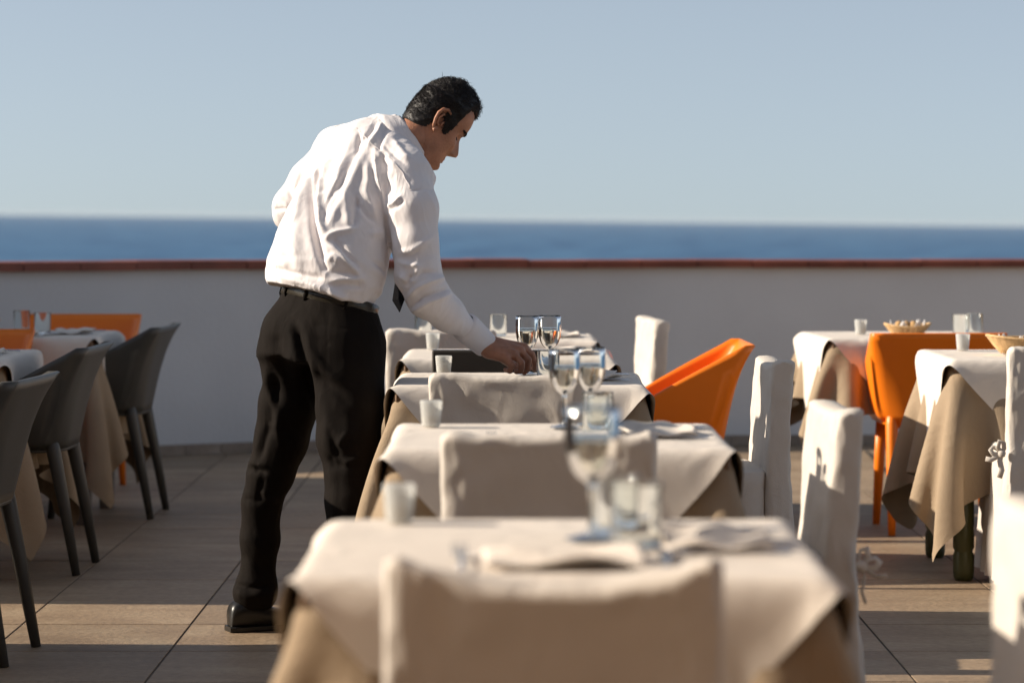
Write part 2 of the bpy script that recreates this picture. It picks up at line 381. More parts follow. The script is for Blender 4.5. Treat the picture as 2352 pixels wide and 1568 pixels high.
# tiles cut so that they stop before the curved wall
base_v, base_f = box(0, TX - .006, 0, TY - .006, -.0028, .0, .0012)
tme = mesh('floor_tile', base_v, base_f, M_tile, False)
farv = MB()
def wy(x):
    return np.interp(x, WC[:, 0], WC[:, 1])
for i in range(-9, 15):
    for j in range(-22, 13):
        x = X0 + i * TX; y = Y0 + j * TY
        if x < -5.8 or x > 6 or y > min(wy(x), wy(x + TX)) + .35: continue
        near = (y > 6.4 and abs(x + .25) < y * .187 + .55)
        if near:
            o = obj('floor_tile', tme, floor, (x, y, random.uniform(-.0006, .0006)), (0, 0, 0))
        else: farv.add([(p[0] + x, p[1] + y, p[2]) for p in base_v], base_f)
o = obj('outer_tiles', farv.me('outer_tiles', M_tile, False), floor); tag(o, kind='stuff')

# unseen wall, added to shade the left half; the gap passes one sun strip
M_side = mat('ochre_side_render', (.24, .19, .15), .9, bump=.4, bscale=50, var=.08, vscale=2)
XL = -3.35; HL = .42 + .466 * (-XL - .65)
sw = thing('added_shade_wall', 'unseen ochre wall added at the left to shade the terrace, with one gap for a sun strip', 'wall')
mbw = MB(); mbw.add(*box(XL - .22, XL, 8.74, 13.0, 0, HL, .01)); mbw.add(*box(XL - .22, XL, 3.0, 7.93, 0, HL - .0, .01))
obj('rendered_wall', mbw.me('shade_wall', M_side, False), sw)

# unseen building front and awning, added behind the camera to cut sky and warm fill
M_cream = mat('ochre_render', (.34, .22, .13), .9, bump=.3, bscale=50, var=.06, vscale=2)
M_awn = bpy.data.materials.new('warm_fill_fabric'); M_awn.use_nodes = True
_n = M_awn.node_tree; _n.nodes.clear(); _o = _n.nodes.new('ShaderNodeOutputMaterial'); _m = _n.nodes.new('ShaderNodeMixShader'); _a = _n.nodes.new('ShaderNodeBsdfDiffuse'); _b = _n.nodes.new('ShaderNodeBsdfTranslucent')
_a.inputs[0].default_value = (.55, .38, .24, 1); _b.inputs[0].default_value = (.60, .40, .25, 1); _m.inputs[0].default_value = .5  # added awning: sun through the cloth gives warm fill on the near chairs
_n.links.new(_a.outputs[0], _m.inputs[1]); _n.links.new(_b.outputs[0], _m.inputs[2]); _n.links.new(_m.outputs[0], _o.inputs[0])
bd = thing('fill_building', 'unseen ochre building front with a sand coloured awning, added to block sky and warm the light', 'building')
obj('added_facade', mesh('added_facade', *box(-6, 6.4, -2.2, -1.9, 0, 5.2, .01), M_cream, False), bd)
obj('warm_fill_awning', mesh('warm_fill_awning', [(x, y, 2.9 + .06 * math.sin(y * 2.1) - .04 * y) for x in np.linspace(-6, 6.4, 12) for y in np.linspace(-1.89, 2.9, 14)], grid_faces(12, 14), M_awn), bd)
for x in (-5.5, -2.2, 2.6, 6.0): obj('added_post', mesh('added_post', *box(x - .06, x + .06, 2.5, 2.62, 0, 2.70, .005), M_wood, False), bd)
# ------------------------------------------------------------------ cloth
def drape(size, N, a, top, rot, seed, steps=230, gap=.004, flare=.35):
    r = np.random.default_rng(seed)
    u = (np.arange(N) / (N - 1) - .5) * size
    X, Y = np.meshgrid(u, u, indexing='ij'); c, s = math.cos(rot), math.sin(rot)
    p = np.stack([c * X - s * Y, s * X + c * Y, np.full_like(X, top + gap + .002)], -1)
    p[..., 2] += r.normal(0, .0012, X.shape)
    h = size / (N - 1); q = p.copy()
    sets = []
    def mk(sa, sb, L, w): sets.append((sa, sb, L, w))
    S = slice
    for par in (0, 1):
        mk((S(par, N - 1, 2), S(None)), (S(par + 1, N, 2), S(None)), h, .5)
        mk((S(None), S(par, N - 1, 2)), (S(None), S(par + 1, N, 2)), h, .5)
        mk((S(par, N - 1, 2), S(0, N - 1)), (S(par + 1, N, 2), S(1, N)), h * 2 ** .5, .22)
        mk((S(par, N - 1, 2), S(1, N)), (S(par + 1, N, 2), S(0, N - 1)), h * 2 ** .5, .22)
    for par in (0, 1, 2, 3):
        A = [i for i in range(N - 3) if i % 6 in (par, par)]
        if len(A):
            A = np.array(A); mk((A, S(None)), (A + 3, S(None)), 3 * h, .035); mk((S(None), A), (S(None), A + 3), 3 * h, .035)
    A4 = np.array([4 + 6 * i for i in range(N) if 4 + 6 * i < N - 3]); A5 = np.array([5 + 6 * i for i in range(N) if 5 + 6 * i < N - 3])
    for A in (A4, A5): mk((A, S(None)), (A + 3, S(None)), 3 * h, .035); mk((S(None), A), (S(None), A + 3), 3 * h, .035)
    ag = a + gap; rr = .012
    for it in range(steps):
        vel = (p - q) * .955; q = p.copy(); p = p + vel
        p[..., 2] -= 9.8 * .011 ** 2
        if it < 60: p[..., :2] += r.normal(0, .0004, p[..., :2].shape)
        for _ in range(9):
            for sa, sb, L, w in sets:
                d = p[sb] - p[sa]; l = np.sqrt((d * d).sum(-1, keepdims=True)) + 1e-9
                m = d * (w * (l - L) / l); 
                if L > 2.5 * h: m = np.where(l < L, m, 0)
                p[sa] += m; p[sb] -= m
            x, y, z = p[..., 0], p[..., 1], p[..., 2]
            dx = ag - np.abs(x); dy = ag - np.abs(y); dz = top + gap - z
            ins = (dx > 0) & (dy > 0) & (dz > 0)
            top_ = ins & (dz <= np.minimum(dx, dy) + .004)
            sx = ins & ~top_ & (dx <= dy); sy = ins & ~top_ & (dx > dy)
            z[top_] = top + gap
            x[sx] = np.sign(x[sx]) * ag; y[sy] = np.sign(y[sy]) * ag
            # friction on the top
            q[..., 0][top_] = x[top_]; q[..., 1][top_] = y[top_]
            q[..., 0] += .25 * (x - q[..., 0]) * sy; q[..., 1] += .25 * (y - q[..., 1]) * sx
            p[..., 2] = np.maximum(p[..., 2], .01)
    x, y, z = p[..., 0], p[..., 1], p[..., 2]; dr = np.clip(top - z - .01, 0, 1)
    w = (np.minimum(abs(x), abs(y)) / (np.maximum(abs(x), abs(y)) + 1e-6)) ** 3; k = 1 + flare * dr * w
    p[..., 0] *= k; p[..., 1] *= k
    return p.reshape(-1, 3)
HT = .748   # finished table top
NU = 61; NO = 53
CL = []
for sd in (1, 2, 3):
    U = drape(1.42, NU, .355, HT - .010, 0.0, sd, gap=.003)
    O = drape(1.03, NO, .362, HT - .006, R(45), sd + 10, gap=.005)
    O = O.copy(); hang = O[:, 2] < HT - .02
    for ax_ in (0, 1):
        side = hang & (np.abs(O[:, ax_]) > .35); O[side, ax_] += np.sign(O[side, ax_]) * .007 * np.clip((HT - O[side, 2]) / .05, 0, 1)
    # keep the overlay outside the under cloth on the side drops
    mu = mesh('taupe_undercloth', U, grid_faces(NU, NU), M_taupe); mo = mesh('cream_overlay', O, grid_faces(NO, NO), M_over)
    CL.append((mu, mo))
Us = drape(1.20, 53, .355, HT - .010, 0.0, 8, gap=.003)
CL.append((mesh('taupe_undercloth', Us, grid_faces(53, 53), M_taupe), CL[1][1]))
leg_sq = mesh('leg', *box(-.028, .028, -.028, .028, 0, HT - .05, .004), M_tleg, False)
def turned():
    pr = [(.028, 0), (.034, .012), (.036, .03), (.036, .085), (.031, .095), (.031, .102), (.036, .112), (.036, .33), (.030, .338), (.036, .348), (.036, .40), (.028, .42), (.033, .5), (.033, HT - .05)]
    return mesh('leg', *lathe([(r_ * 1.0, z) for r_, z in pr], 20), M_green)
leg_tn = turned()
ttop = mesh('tabletop', *box(-.35, .35, -.35, .35, HT - .045, HT - .012, .004), M_wood, False)
tables = {}
def table(key, x, y, rz, label, var=0, quad=0, leg=leg_sq, sy=1.0):
    t = thing('restaurant_table', label, 'table', (x, y, 0), rz, 'cloth covered tables on the terrace')
    obj('tabletop', ttop, t)
    for sx in (-1, 1):
        for sy_ in (-1, 1): obj('leg', leg, t, (sx * .31, sy_ * .31, 0))
    c = obj('tablecloth', CL[var][0], None, (x, y, 0), (0, 0, rz + quad * math.pi / 2)); c.scale = (1, 1, 1)
    c2 = obj('table_overlay', CL[(var + 1) % 3][1] if var < 3 else CL[3][1], None, (x, y, 0), (0, 0, rz + quad * math.pi / 2))
    for q in (c, c2): subsurf(q, 1)
    tables[key] = (x, y, rz)
    return c, c2
def clothtag(c, c2, where):
    tag(c, 'taupe tablecloth hanging in corner folds from ' + where, 'tablecloth', 'taupe tablecloths')
    tag(c2, 'cream square topper cloth spread on ' + where, 'tablecloth', 'cream topper cloths')
TB = [
 ('T1', .07, 3.97, 0, 'large blurred table nearest the camera with wine glass and two tumblers', 'the blurred table nearest the camera', 0, 0, leg_sq),
 ('T2', .10, 5.985, 0, 'second table from the camera in the middle row, with two wine glasses', 'the second table of the middle row', 1, 1, leg_sq),
 ('T3', .02, 8.07, 0, 'middle row table that the waiter is leaning over', 'the table under the waiter\'s hand', 2, 0, leg_sq),
 ('T4', -.015, 9.60, 0, 'middle row table behind the dark chair back', 'the table behind the dark chair back', 0, 2, leg_sq),
 ('T5', -.03, 10.95, 0, 'farthest table of the middle row near the parapet wall', 'the farthest table of the middle row', 1, 3, leg_sq),
 ('L1', -2.02, 11.25, 0, 'far left table in the shade with two tumblers', 'the far left table in the shade', 2, 1, leg_sq),
 ('L0', -2.07, 9.55, 0, 'near left table cut by the picture edge behind grey chairs', 'the near left table at the picture edge', 1, 2, leg_sq),
 ('R1', 1.835, 9.56, 0, 'right table with green turned legs and bread basket', 'the right table with green legs', 0, 1, leg_tn),
 ('R2', 1.585, 11.15, R(4), 'far right table behind the orange chair back', 'the far right table behind the orange chair', 3, 0, leg_sq),
]
for k_, x, y, rz, lab, where, var, quad, lg in TB:
    clothtag(*table(k_, x, y, rz, lab, var, quad, lg), where)

# ------------------------------------------------------------------ plastic tub chairs
def tub_chair(m, label, group):
    t = thing('tub_chair', label, 'chair', (0, 0, 0), 0, group)      # faces +y, rear towards -y
    nu, nv = 41, 13; V = []
    # plan path of the rim: from the front right, round the rear, to the front left
    def plan(s, hw, yr, yf, rc):
        # s in 0..1 ; arms straight, rear corners rounded
        L1 = yf - yr - rc; L2 = math.pi / 2 * rc; L3 = 2 * (hw - rc); tot = 2 * L1 + 2 * L2 + L3; d = s * tot
        if d < L1: return hw, yf - d
        d -= L1
        if d < L2: a = d / rc; return hw - rc + rc * math.cos(a), yr + rc - rc * math.sin(a)
        d -= L2
        if d < L3: return hw - rc - d, yr
        d -= L3
        if d < L2: a = d / rc; return -hw + rc - rc * math.sin(a), yr + rc - rc * math.cos(a)
        d -= L2; return -hw, yr + rc + d
    for i in range(nu):
        s = i / (nu - 1)
        bx, by = plan(s, .195, -.165, .20, .11)
        tx, ty = plan(s, .262, -.268, .20, .014)
        frac = min(1, max(0, (.20 - ty) / .47)); zt = .535 + .25 * min(1, frac * 1.06)
        zt = min(zt, .78)
        for j in range(nv):
            w = j / (nv - 1); z = .43 + (zt - .43) * w
            hh = (z - .43) / (.785 - .43)
            k = .62 * hh + .38 * hh ** 3.2 if ty < -.2 else hh ** .55
            kx = hh ** .5
            V.append((bx + (tx - bx) * kx, by + (ty - by) * k, z))
    sh = obj('shell', mesh('shell', V, grid_faces(nu, nv), m), t); solid(sh, .008, 0)
    # seat
    nr = 7; SV = []; 
    for j in range(nr):
        w = 1 - j / (nr - 1) * .999
        for i in range(nu):
            bx, by = plan(i / (nu - 1), .195, -.165, .20, .11); SV.append((bx * w, .02 + (by - .02) * w, .432 - .014 * (1 - w ** 2)))
    SF = grid_faces(nr, nu)
    for j in range(nr - 1): a = j * nu; SF.append((a, a + nu, a + nu + nu - 1, a + nu - 1))
    st = obj('seat', mesh('seat', SV, SF, m), t); solid(st, .012, 1)
    apron = MB(); apron.add(*box(-.17, .17, .15, .175, .385, .42, .004))
    obj('seat_rail', apron.me('seat_rail', m, False), t)
    for sx in (-1, 1):
        obj('leg', mesh('leg', *tube([(sx * .165, -.12, .50), (sx * .167, -.135, .42), (sx * .172, -.17, .25), (sx * .18, -.215, .0)], [.017, .025, .021, .0145], 12), m), t)
        obj('leg', mesh('leg', *tube([(sx * .165, .14, .42), (sx * .17, .165, .25), (sx * .178, .195, .0)], [.023, .021, .015], 12), m), t)
    return t
g0 = tub_chair(M_grey, '', 'grey plastic tub chairs')
# rear foot plane at x = -1.46 -> origin
def rz_facing(deg): return R(deg - 90)     # direction the chair faces, degrees from +x
g0.location = (-1.675, 11.32, 0); g0.rotation_euler = (0, 0, rz_facing(177)); g0['label'] = 'grey tub chair standing clear before the wall, farthest of the grey row'
dup(g0, (-1.70, 9.56, 0), rz_facing(178), 'grey tub chair between the two others of the left row')
dup(g0, (-1.585, 7.65, 0), rz_facing(176), 'nearest grey tub chair, cut by the left picture edge')
o0 = tub_chair(M_orange, '', 'orange plastic tub chairs')
o0.location = (.575, 9.76, 0); o0.rotation_euler = (0, 0, rz_facing(181)); o0['label'] = 'bright orange tub chair in the sun right of the middle row'
dup(o0, (1.638, 10.76, 0), rz_facing(91), 'orange tub chair seen from behind at the far right table')
dup(o0, (-1.965, 12.35, 0), rz_facing(-90), 'orange tub chair in the shade behind the far left table')
dup(o0, (-2.16, 10.62, 0), rz_facing(-92), 'orange tub chair cut by the left edge, behind the near left table')

# ------------------------------------------------------------------ covered chairs
def cover_mesh(seed, sag=.03):
    r = random.Random(seed); NP = 72; NH = 40; hw, dp = .212, .036
    # outline of the back as a rounded rectangle, with arclength
    def outline(k):
        a = 2 * math.pi * (k / NP); n1 = NP // 2
        # front from left to right, then back; rounded ends
        side = -1 if k < n1 else 1; t = (k % n1) / (n1 - 1)
        x = -math.cos(math.pi * t); x = math.copysign(abs(x) ** .55, x) * hw; 
        e = max(0, (abs(x) - (hw - dp)) / dp); y = dp * max(0, 1 - e ** 3.5) ** (1 / 3.5)
        return (x, -y) if side < 0 else (-x, y)
    V = []
    for j in range(NH):
        w = j / (NH - 1)
        for k in range(NP):
            x, y = outline(k)
            e = (abs(x) / hw); topz = .805 - sag * (1 - e ** 2) - .012 * max(0, e - .93) / .07
            z = topz * (1 - w) + .03 * w
            low = max(0, (.46 - z) / .46)
            fl = 1 + .16 * low
            pl = .012 * low * math.sin(k * .9 + seed) + .006 * low * math.sin(k * 2.1 + seed * 2)
            rr = 1
            sagy = (.010 * (1 - e ** 2) * math.sin(min(1, w * 2.2) * math.pi)) * (1 if y < 0 else -1)
            V.append((x * fl * (1 + .0 * rr) + pl * .5, (y * rr + sagy) * (1 + low * .5) - .02 * (1 - z / .8) * 0 + pl - .05 * max(0, (z - .46)), z))
    V = np.array(V)
    n = nz(V, 9, (1, 1, .7), seed * 3.3, 4); n2 = nz(V, 26, (1, 1, .6), seed * 5.1, 3)
    n3 = nz(V, 15, (1, 1, 1.2), seed * 7.7, 3); top = np.clip((V[:, 2] - .45) / .35, .25, 1); edge = .5 + .9 * np.clip(np.abs(V[:, 0]) / hw - .35, 0, 1)
    rdg = (1 - np.minimum(np.abs(n3) * 3.2, 1)) ** 1.5
    V[:, 1] += (n * .007 + n2 * .003) - np.sign(V[:, 1] + 1e-9 - .0) * 0 - rdg * .0065 * top * edge; V[:, 0] += n2 * .0025 + rdg * .002; V[:, 2] += np.where(V[:, 2] > .74, n * .010, 0)
    f = []
    for j in range(NH - 1):
        for k in range(NP): a = j * NP + k; b = j * NP + (k + 1) % NP; f.append((a, a + NP, b + NP, b))
    # close the top by bridging front to back outlines
    half = [k for k in range(NP)]
    V = list(map(tuple, V)); c0 = len(V)
    # strip between front side verts (y<0) and rear side verts (y>0) matched by x
    n1 = NP // 2
    for i in range(n1 - 1): f.append((i, i + 1, NP - 2 - i, NP - 1 - i))
    return V, f
def seat_cover(seed):
    NP = 80; NH = 16; hw, d0, d1 = .215, .03, .43; V = []
    for j in range(NH):
        w = j / (NH - 1); z = .475 - (.475 - .035) * max(0, (w - .12) / .88)
        for k in range(NP):
            a = 2 * math.pi * k / NP; cx, cy = 0, (d0 + d1) / 2; rx, ry = hw, (d1 - d0) / 2
            c, s = math.cos(a), math.sin(a); p = 10
            q = (abs(c) ** p + abs(s) ** p) ** (-1 / p)
            sc_ = (1 if w > .12 else .92 + .08 * w / .12) * (1 + .10 * max(0, w - .12))
            pl = .010 * w * math.sin(k * 1.1 + seed) + .005 * w * math.sin(2.3 * k + seed)
            V.append((cx + c * q * (rx * sc_ + pl), cy + s * q * (ry * sc_ + pl), z))
    f = []
    for j in range(NH - 1):
        for k in range(NP): a = j * NP + k; b = j * NP + (k + 1) % NP; f.append((a, a + NP, b + NP, b))
    f.append(tuple(range(NP))); V = np.array(V); V[:, 1] += nz(V, 14, (1, 1, 1), seed, 3) * .004
    return V, f
def bow(m, side=-1, back=False):
    mb = MB()
    def rib(path, w): mb.add(*tube(path, w, 8, .35, up=(0, 1, 0)))
    c = Vector((side * .232, -.04, .46))
    def pt(a, b, d=0): return tuple(c + (Vector((side * .3 * a, -a, b)) if back else Vector((side * a, d, b))))
    rib([pt(0, 0), pt(.012, .014), pt(.028, .020), pt(.036, .010), pt(.028, -.002), pt(.012, -.004), pt(0, 0)], [.007, .008, .008, .008, .008, .008, .006])
    rib([pt(0, 0), pt(-.006, .016, -.008), pt(-.004, .034, -.016), pt(.010, .040, -.016), pt(.014, .020, -.010), pt(0, 0)], [.007, .008, .008, .008, .008, .006])
    rib([pt(0, 0), pt(.006, -.025), pt(.000, -.055), pt(.008, -.080)], [.006, .009, .010, .010])
    rib([pt(0, 0), pt(.016, -.012), pt(.034, -.022), pt(.052, -.018)], [.006, .008, .008, .008])
    mb.add(*lathe([(0.001, .445), (.011, .449), (.014, .46), (.011, .470), (.001, .474)], 10, c.x, c.y))
    return mb.me('ribbon_bow', m)
legstub = mesh('leg', *lathe([(.013, 0), (.017, .01), (.02, .40)], 12), mat('dark_chair_leg', (.03, .022, .018), .5))
def covered_chair(label, seed, sag=.03, bw=None):
    t = thing('covered_chair', label, 'chair', (0, 0, 0), 0, 'chairs in white fabric covers')    # faces +y
    b = obj('back_cover', mesh('back_cover', *cover_mesh(seed, sag), M_white), t); subsurf(b, 1)
    s = obj('seat_cover', mesh('seat_cover', *seat_cover(seed), M_white), t)
    if bw: obj('ribbon_bow', bow(M_white, -1, bw == 'back'), t)
    for sx in (-1, 1):
        obj('leg', legstub, t, (sx * .17, .0, 0)); obj('leg', legstub, t, (sx * .17, .37, 0))
    return t
def cchair(x, y, face, label, seed, sag=.03, bw=None):
    t = covered_chair(label, seed, sag, bw); t.location = (x, y, 0); t.rotation_euler = (0, 0, rz_facing(face)); return t
cchair(.051, 3.44, 90, 'large blurred white covered chair back at the bottom centre', 2, .040)
cchair(.072, 5.40, 89, 'white covered chair back behind the nearest table', 4, .010)
cchair(-.012, 7.42, 84, 'crinkled white covered chair back at the table the waiter lays', 6, .008)
cchair(-.27, 10.42, 90, 'white covered chair behind the waiter\'s cuff at the farthest middle table', 8, .006)
cchair(.575, 11.55, 187, 'narrow bluish white chair back alone before the wall', 10, .004)
cchair(.777, 8.30, 182.6, 'white covered chair with crumpled top beside the orange chair', 12, .02)
cchair(.715, 6.22, 182.5, 'sunlit white covered chair with rounded top, right of second table', 15, .006, 'back')
cchair(.765, 3.98, 183, 'blurred white covered chair at the lower right corner', 16, .01)
cchair(1.82, 8.92, 90, 'white covered chair with a side bow at the right picture edge', 18, .004, 'side')

# dark chair with a flat panel back
t = thing('dark_chair', 'dark brown flat backed chair behind the waiter\'s hand', 'chair', (-.06, 9.08, 0))
obj('backrest', mesh('backrest', *box(-.205, .205, -.012, .012, .50, .783, .004), M_dark, False), t)
obj('seat', mesh('seat', *box(-.20, .20, .02, .42, .43, .455, .006), M_dark, False), t)
for sx in (-1, 1):
    obj('leg', mesh('leg', *box(sx * .19 - .014, sx * .19 + .014, -.0145, .0135, 0, .499, .003), M_tleg, False), t)
    obj('leg', mesh('leg', *box(sx * .19 - .014, sx * .19 + .014, .38, .408, 0, .429, .003), M_tleg, False), t)
obj('metal_rim', mesh('metal_rim', *box(-.207, .207, -.008, .008, .7835, .786, .001), M_steel, False), t)

# ------------------------------------------------------------------ tableware
ZT = HT + .0022
def wine_glass():
    t = thing('wine_glass', '', 'glass', group='stemmed wine glasses')
    outp = [(.0345, .176), (.0352, .165), (.0357, .150), (.0352, .130), (.0330, .112), (.0280, .096), (.0200, .084), (.0110, .077), (.0062, .073)]
    obj('bowl', mesh('bowl', *lathe(outp, 40), M_glass), t)
    bb = bpy.data.objects[-1]
    stem = [(.0062, .0735), (.0050, .066), (.0042, .050), (.0042, .030), (.0050, .014), (.0075, .009)]
    obj('stem', mesh('stem', *lathe([(0.0001, .0755)] + stem + [(0.0001, .0085)], 32), M_solidg), t)
    obj('foot', mesh('foot', *lathe([(.0075, .0088), (.020, .0048), (.0335, .0022), (.0338, .0008), (.030, .0)], 36), M_foot), t)
    wl = .138
    wp = [(.0001, wl), (.0300, wl), (.0347, wl + .0012), (.0347, .130), (.0325, .1125), (.0276, .0968), (.0196, .0852), (.0107, .0783), (.0001, .0765)]
    obj('drink', mesh('drink', *lathe(wp, 40), M_water), t)
    rim = [(.0345 + .0009 * math.cos(a), .176 + .0009 * math.sin(a)) for a in np.linspace(0, 2 * math.pi, 7)]
    obj('rim', mesh('rim', *lathe(rim, 40), M_glass), t)
    return t
def tumbler():
    t = thing('tumbler', '', 'glass', group='clear water tumblers')
    pr = [(.0001, .0), (.030, .0), (.0325, .003), (.034, .085), (.0345, .0862), (.0335, .0862), (.0325, .085), (.0305, .012), (.028, .009), (.0001, .009)]
    obj('tumbler_body', mesh('tumbler_body', *lathe(pr, 40), M_solidg), t)
    return t
def votive():
    t = thing('candle_glass', '', 'candle glass', group='small ribbed candle glasses')
    pr = [(.0001, .0), (.018, .0), (.0205, .003)]
    for i in range(24):
        z = .006 + i * .0022; r_ = .0208 + .0045 * i / 23; pr.append((r_ + .0011 * math.cos(i * 2 * math.pi / 3), z))
    pr += [(.0245, .0585), (.0225, .057), (.0185, .008), (.0001, .007)]
    obj('glass_cup', mesh('glass_cup', *lathe(pr, 28), M_frost), t)
    obj('candle', mesh('candle', *lathe([(.0001, .008), (.0175, .008), (.0195, .018), (.0195, .024), (.0001, .023)], 20), M_paper), t)
    return t
def first_or(src, loc, rz, label):
    if src.get('used'): return dup(src['o'], loc, rz, label)
    o = src['o']; src['used'] = 1; o.location = loc; o.rotation_euler = (0, 0, rz); o['label'] = label; return o
WG = {'o': wine_glass()}; TU = {'o': tumbler()}; VO = {'o': votive()}
for x, y, l in [(.118, 4.02, 'large blurred stemmed glass on the nearest table'),
                (.118, 6.16, 'left stemmed glass of the pair on the second table'), (.178, 6.24, 'right stemmed glass of the pair on the second table'),
                (.046, 8.26, 'stemmed glass touched by the waiter\'s fingers'), (.114, 8.30, 'stemmed glass just right of the one the waiter touches')]:
    first_or(WG, (x, y, ZT), 0, l)
WG['o'].scale = (1.18, 1.18, 1.10)
for o_ in [o for o in bpy.data.objects if o.name.startswith('wine_glass.')]: o_.scale = (1, 1, 1)
for x, y, l in [(.178, 3.93, 'front blurred tumbler on the nearest table'), (.158, 4.10, 'rear blurred tumbler just behind the front one on the nearest table'),
                (.185, 5.90, 'front tumbler on the second table'), (.190, 6.06, 'rear tumbler on the second table, overlapped by the front one'),
                (.105, 7.98, 'slim looking tumbler in front of the dark chair at the waiter\'s table'),
                (-.055, 10.98, 'tumbler on the farthest middle table above the waiter\'s cuff'), (-.355, 10.95, 'bluish tumbler behind the waiter\'s forearm'),
                (-1.92, 11.2, 'right tumbler on the far left table'), (-2.05, 11.45, 'left tumbler on the far left table, beside the basket'),
                (1.80, 10.98, 'left tumbler of the pair at the far right table'), (1.875, 11.10, 'right tumbler of the pair at the far right table')]:
    first_or(TU, (x, y, ZT), 0, l)
TU['o'].scale = (1.12, 1.12, 1.05)
for x, y, l in [(-.175, 4.25, 'blurred candle glass at the back of the nearest table'), (-.183, 6.20, 'frosted candle glass on the second table'),
                (-.205, 8.22, 'ribbed candle glass in front of the dark chair back'), (-.285, 9.85, 'candle glass behind the dark chair beside the white chair'),
                (1.42, 11.15, 'ribbed candle glass on the far right table'), (1.61, 9.78, 'ribbed candle glass on the right table beside the forks')]:
    first_or(VO, (x, y, ZT), 0, l)

def fork():
    t = thing('fork', '', 'fork', group='forks laid on the tables'); mb = MB()
    mb.add(*tube([(0, -.10, .003), (0, -.06, .005), (0, 0, .009), (0, .035, .006), (0, .055, .005)], [.005, .004, .0028, .004, .010], 8, .3))
    obj('handle', mb.me('handle', M_steel), t)
    for k in range(4):
        x = -.009 + .006 * k; obj('tine', mesh('tine', *tube([(x, .055, .005), (x, .075, .006), (x, .10, .016)], [.0018, .0016, .0008], 6), M_steel), t)
    return t
def knife():
    t = thing('knife', '', 'knife', group='knives laid on the tables')
    obj('handle', mesh('handle', *tube([(0, -.11, .004), (0, -.05, .005), (0, .0, .004)], [.005, .006, .004], 8, .55), M_steel), t)
    obj('blade', mesh('blade', *tube([(0, 0, .004), (0, .03, .004), (.001, .09, .004), (0, .115, .004)], [.004, .009, .009, .002], 8, .1), M_steel), t)
    return t
def napkin(seed=1):
    n = 22; V = []
    for i in range(n):
        for j in range(n):
            x = (i / (n - 1) - .5) * .22; y = (j / (n - 1) - .5) * .15
            z = .010 + .006 * math.sin(i * .35 + seed) * math.cos(j * .22) + .006 * (i / n) ** 3 + .004 * math.sin(j * .5 + i * .2)
            V.append((x, y + .006 * math.sin(i * .5), max(z, .003)))
    return mesh('napkin', V, grid_faces(n, n), M_over)
NAP = [napkin(1), napkin(3.2)]
FK = {'o': fork()}; KN = {'o': knife()}
def setting(key, side, who, f=True, kn=True, nap=True, dx=0):
    x, y, rz = tables[key]
    off = {'near': (0, -.23, 0), 'far': (0, .23, math.pi), 'right': (.22, 0, math.pi / 2), 'left': (-.22, 0, -math.pi / 2)}[side]
    a = off[2]; c, s = math.cos(a), math.sin(a)
    def loc(u, v): return (x + off[0] + c * u - s * v, y + off[1] + s * u + c * v, ZT)
    if f: first_or(FK, loc(-.14 + dx, .0), a + .04, 'fork left of the %s setting on %s' % (side, who)); 
    if kn: first_or(KN, loc(.14 + dx, .0), a - .05, 'knife beside the %s setting on %s' % (side, who))
    if nap:
        o = obj('napkin', NAP[len(who) % 2], None, loc(.0 + dx, .0), (0, 0, a + .06)); solid(o, .004, 1)
        tag(o, 'folded cream cloth napkin at the %s setting on %s' % (side, who), 'napkin', 'folded cloth napkins')
setting('T1', 'near', 'the nearest blurred table'); setting('T1', 'right', 'the nearest blurred table'); 
setting('T2', 'near', 'the second middle table'); setting('T2', 'right', 'the second middle table')
setting('T3', 'near', 'the waiter\'s table'); setting('T3', 'right', 'the waiter\'s table')
setting('T4', 'near', 'the table behind the dark chair'); setting('T4', 'right', 'the table behind the dark chair')
setting('T5', 'right', 'the farthest middle table'); 
setting('L1', 'near', 'the far left table'); setting('L1', 'right', 'the far left table'); setting('L0', 'right', 'the near left table')
for i, (dx, a, l) in enumerate([(0, -.15, 'left fork of the three before the bread basket'), (.012, -.35, 'middle fork of the three before the bread basket'), (.03, -.55, 'right fork of the three before the bread basket')]):
    o = dup(FK['o'], (1.70 + dx, 9.36 + .01 * i, ZT + .003 * i), R(10) + a, l)

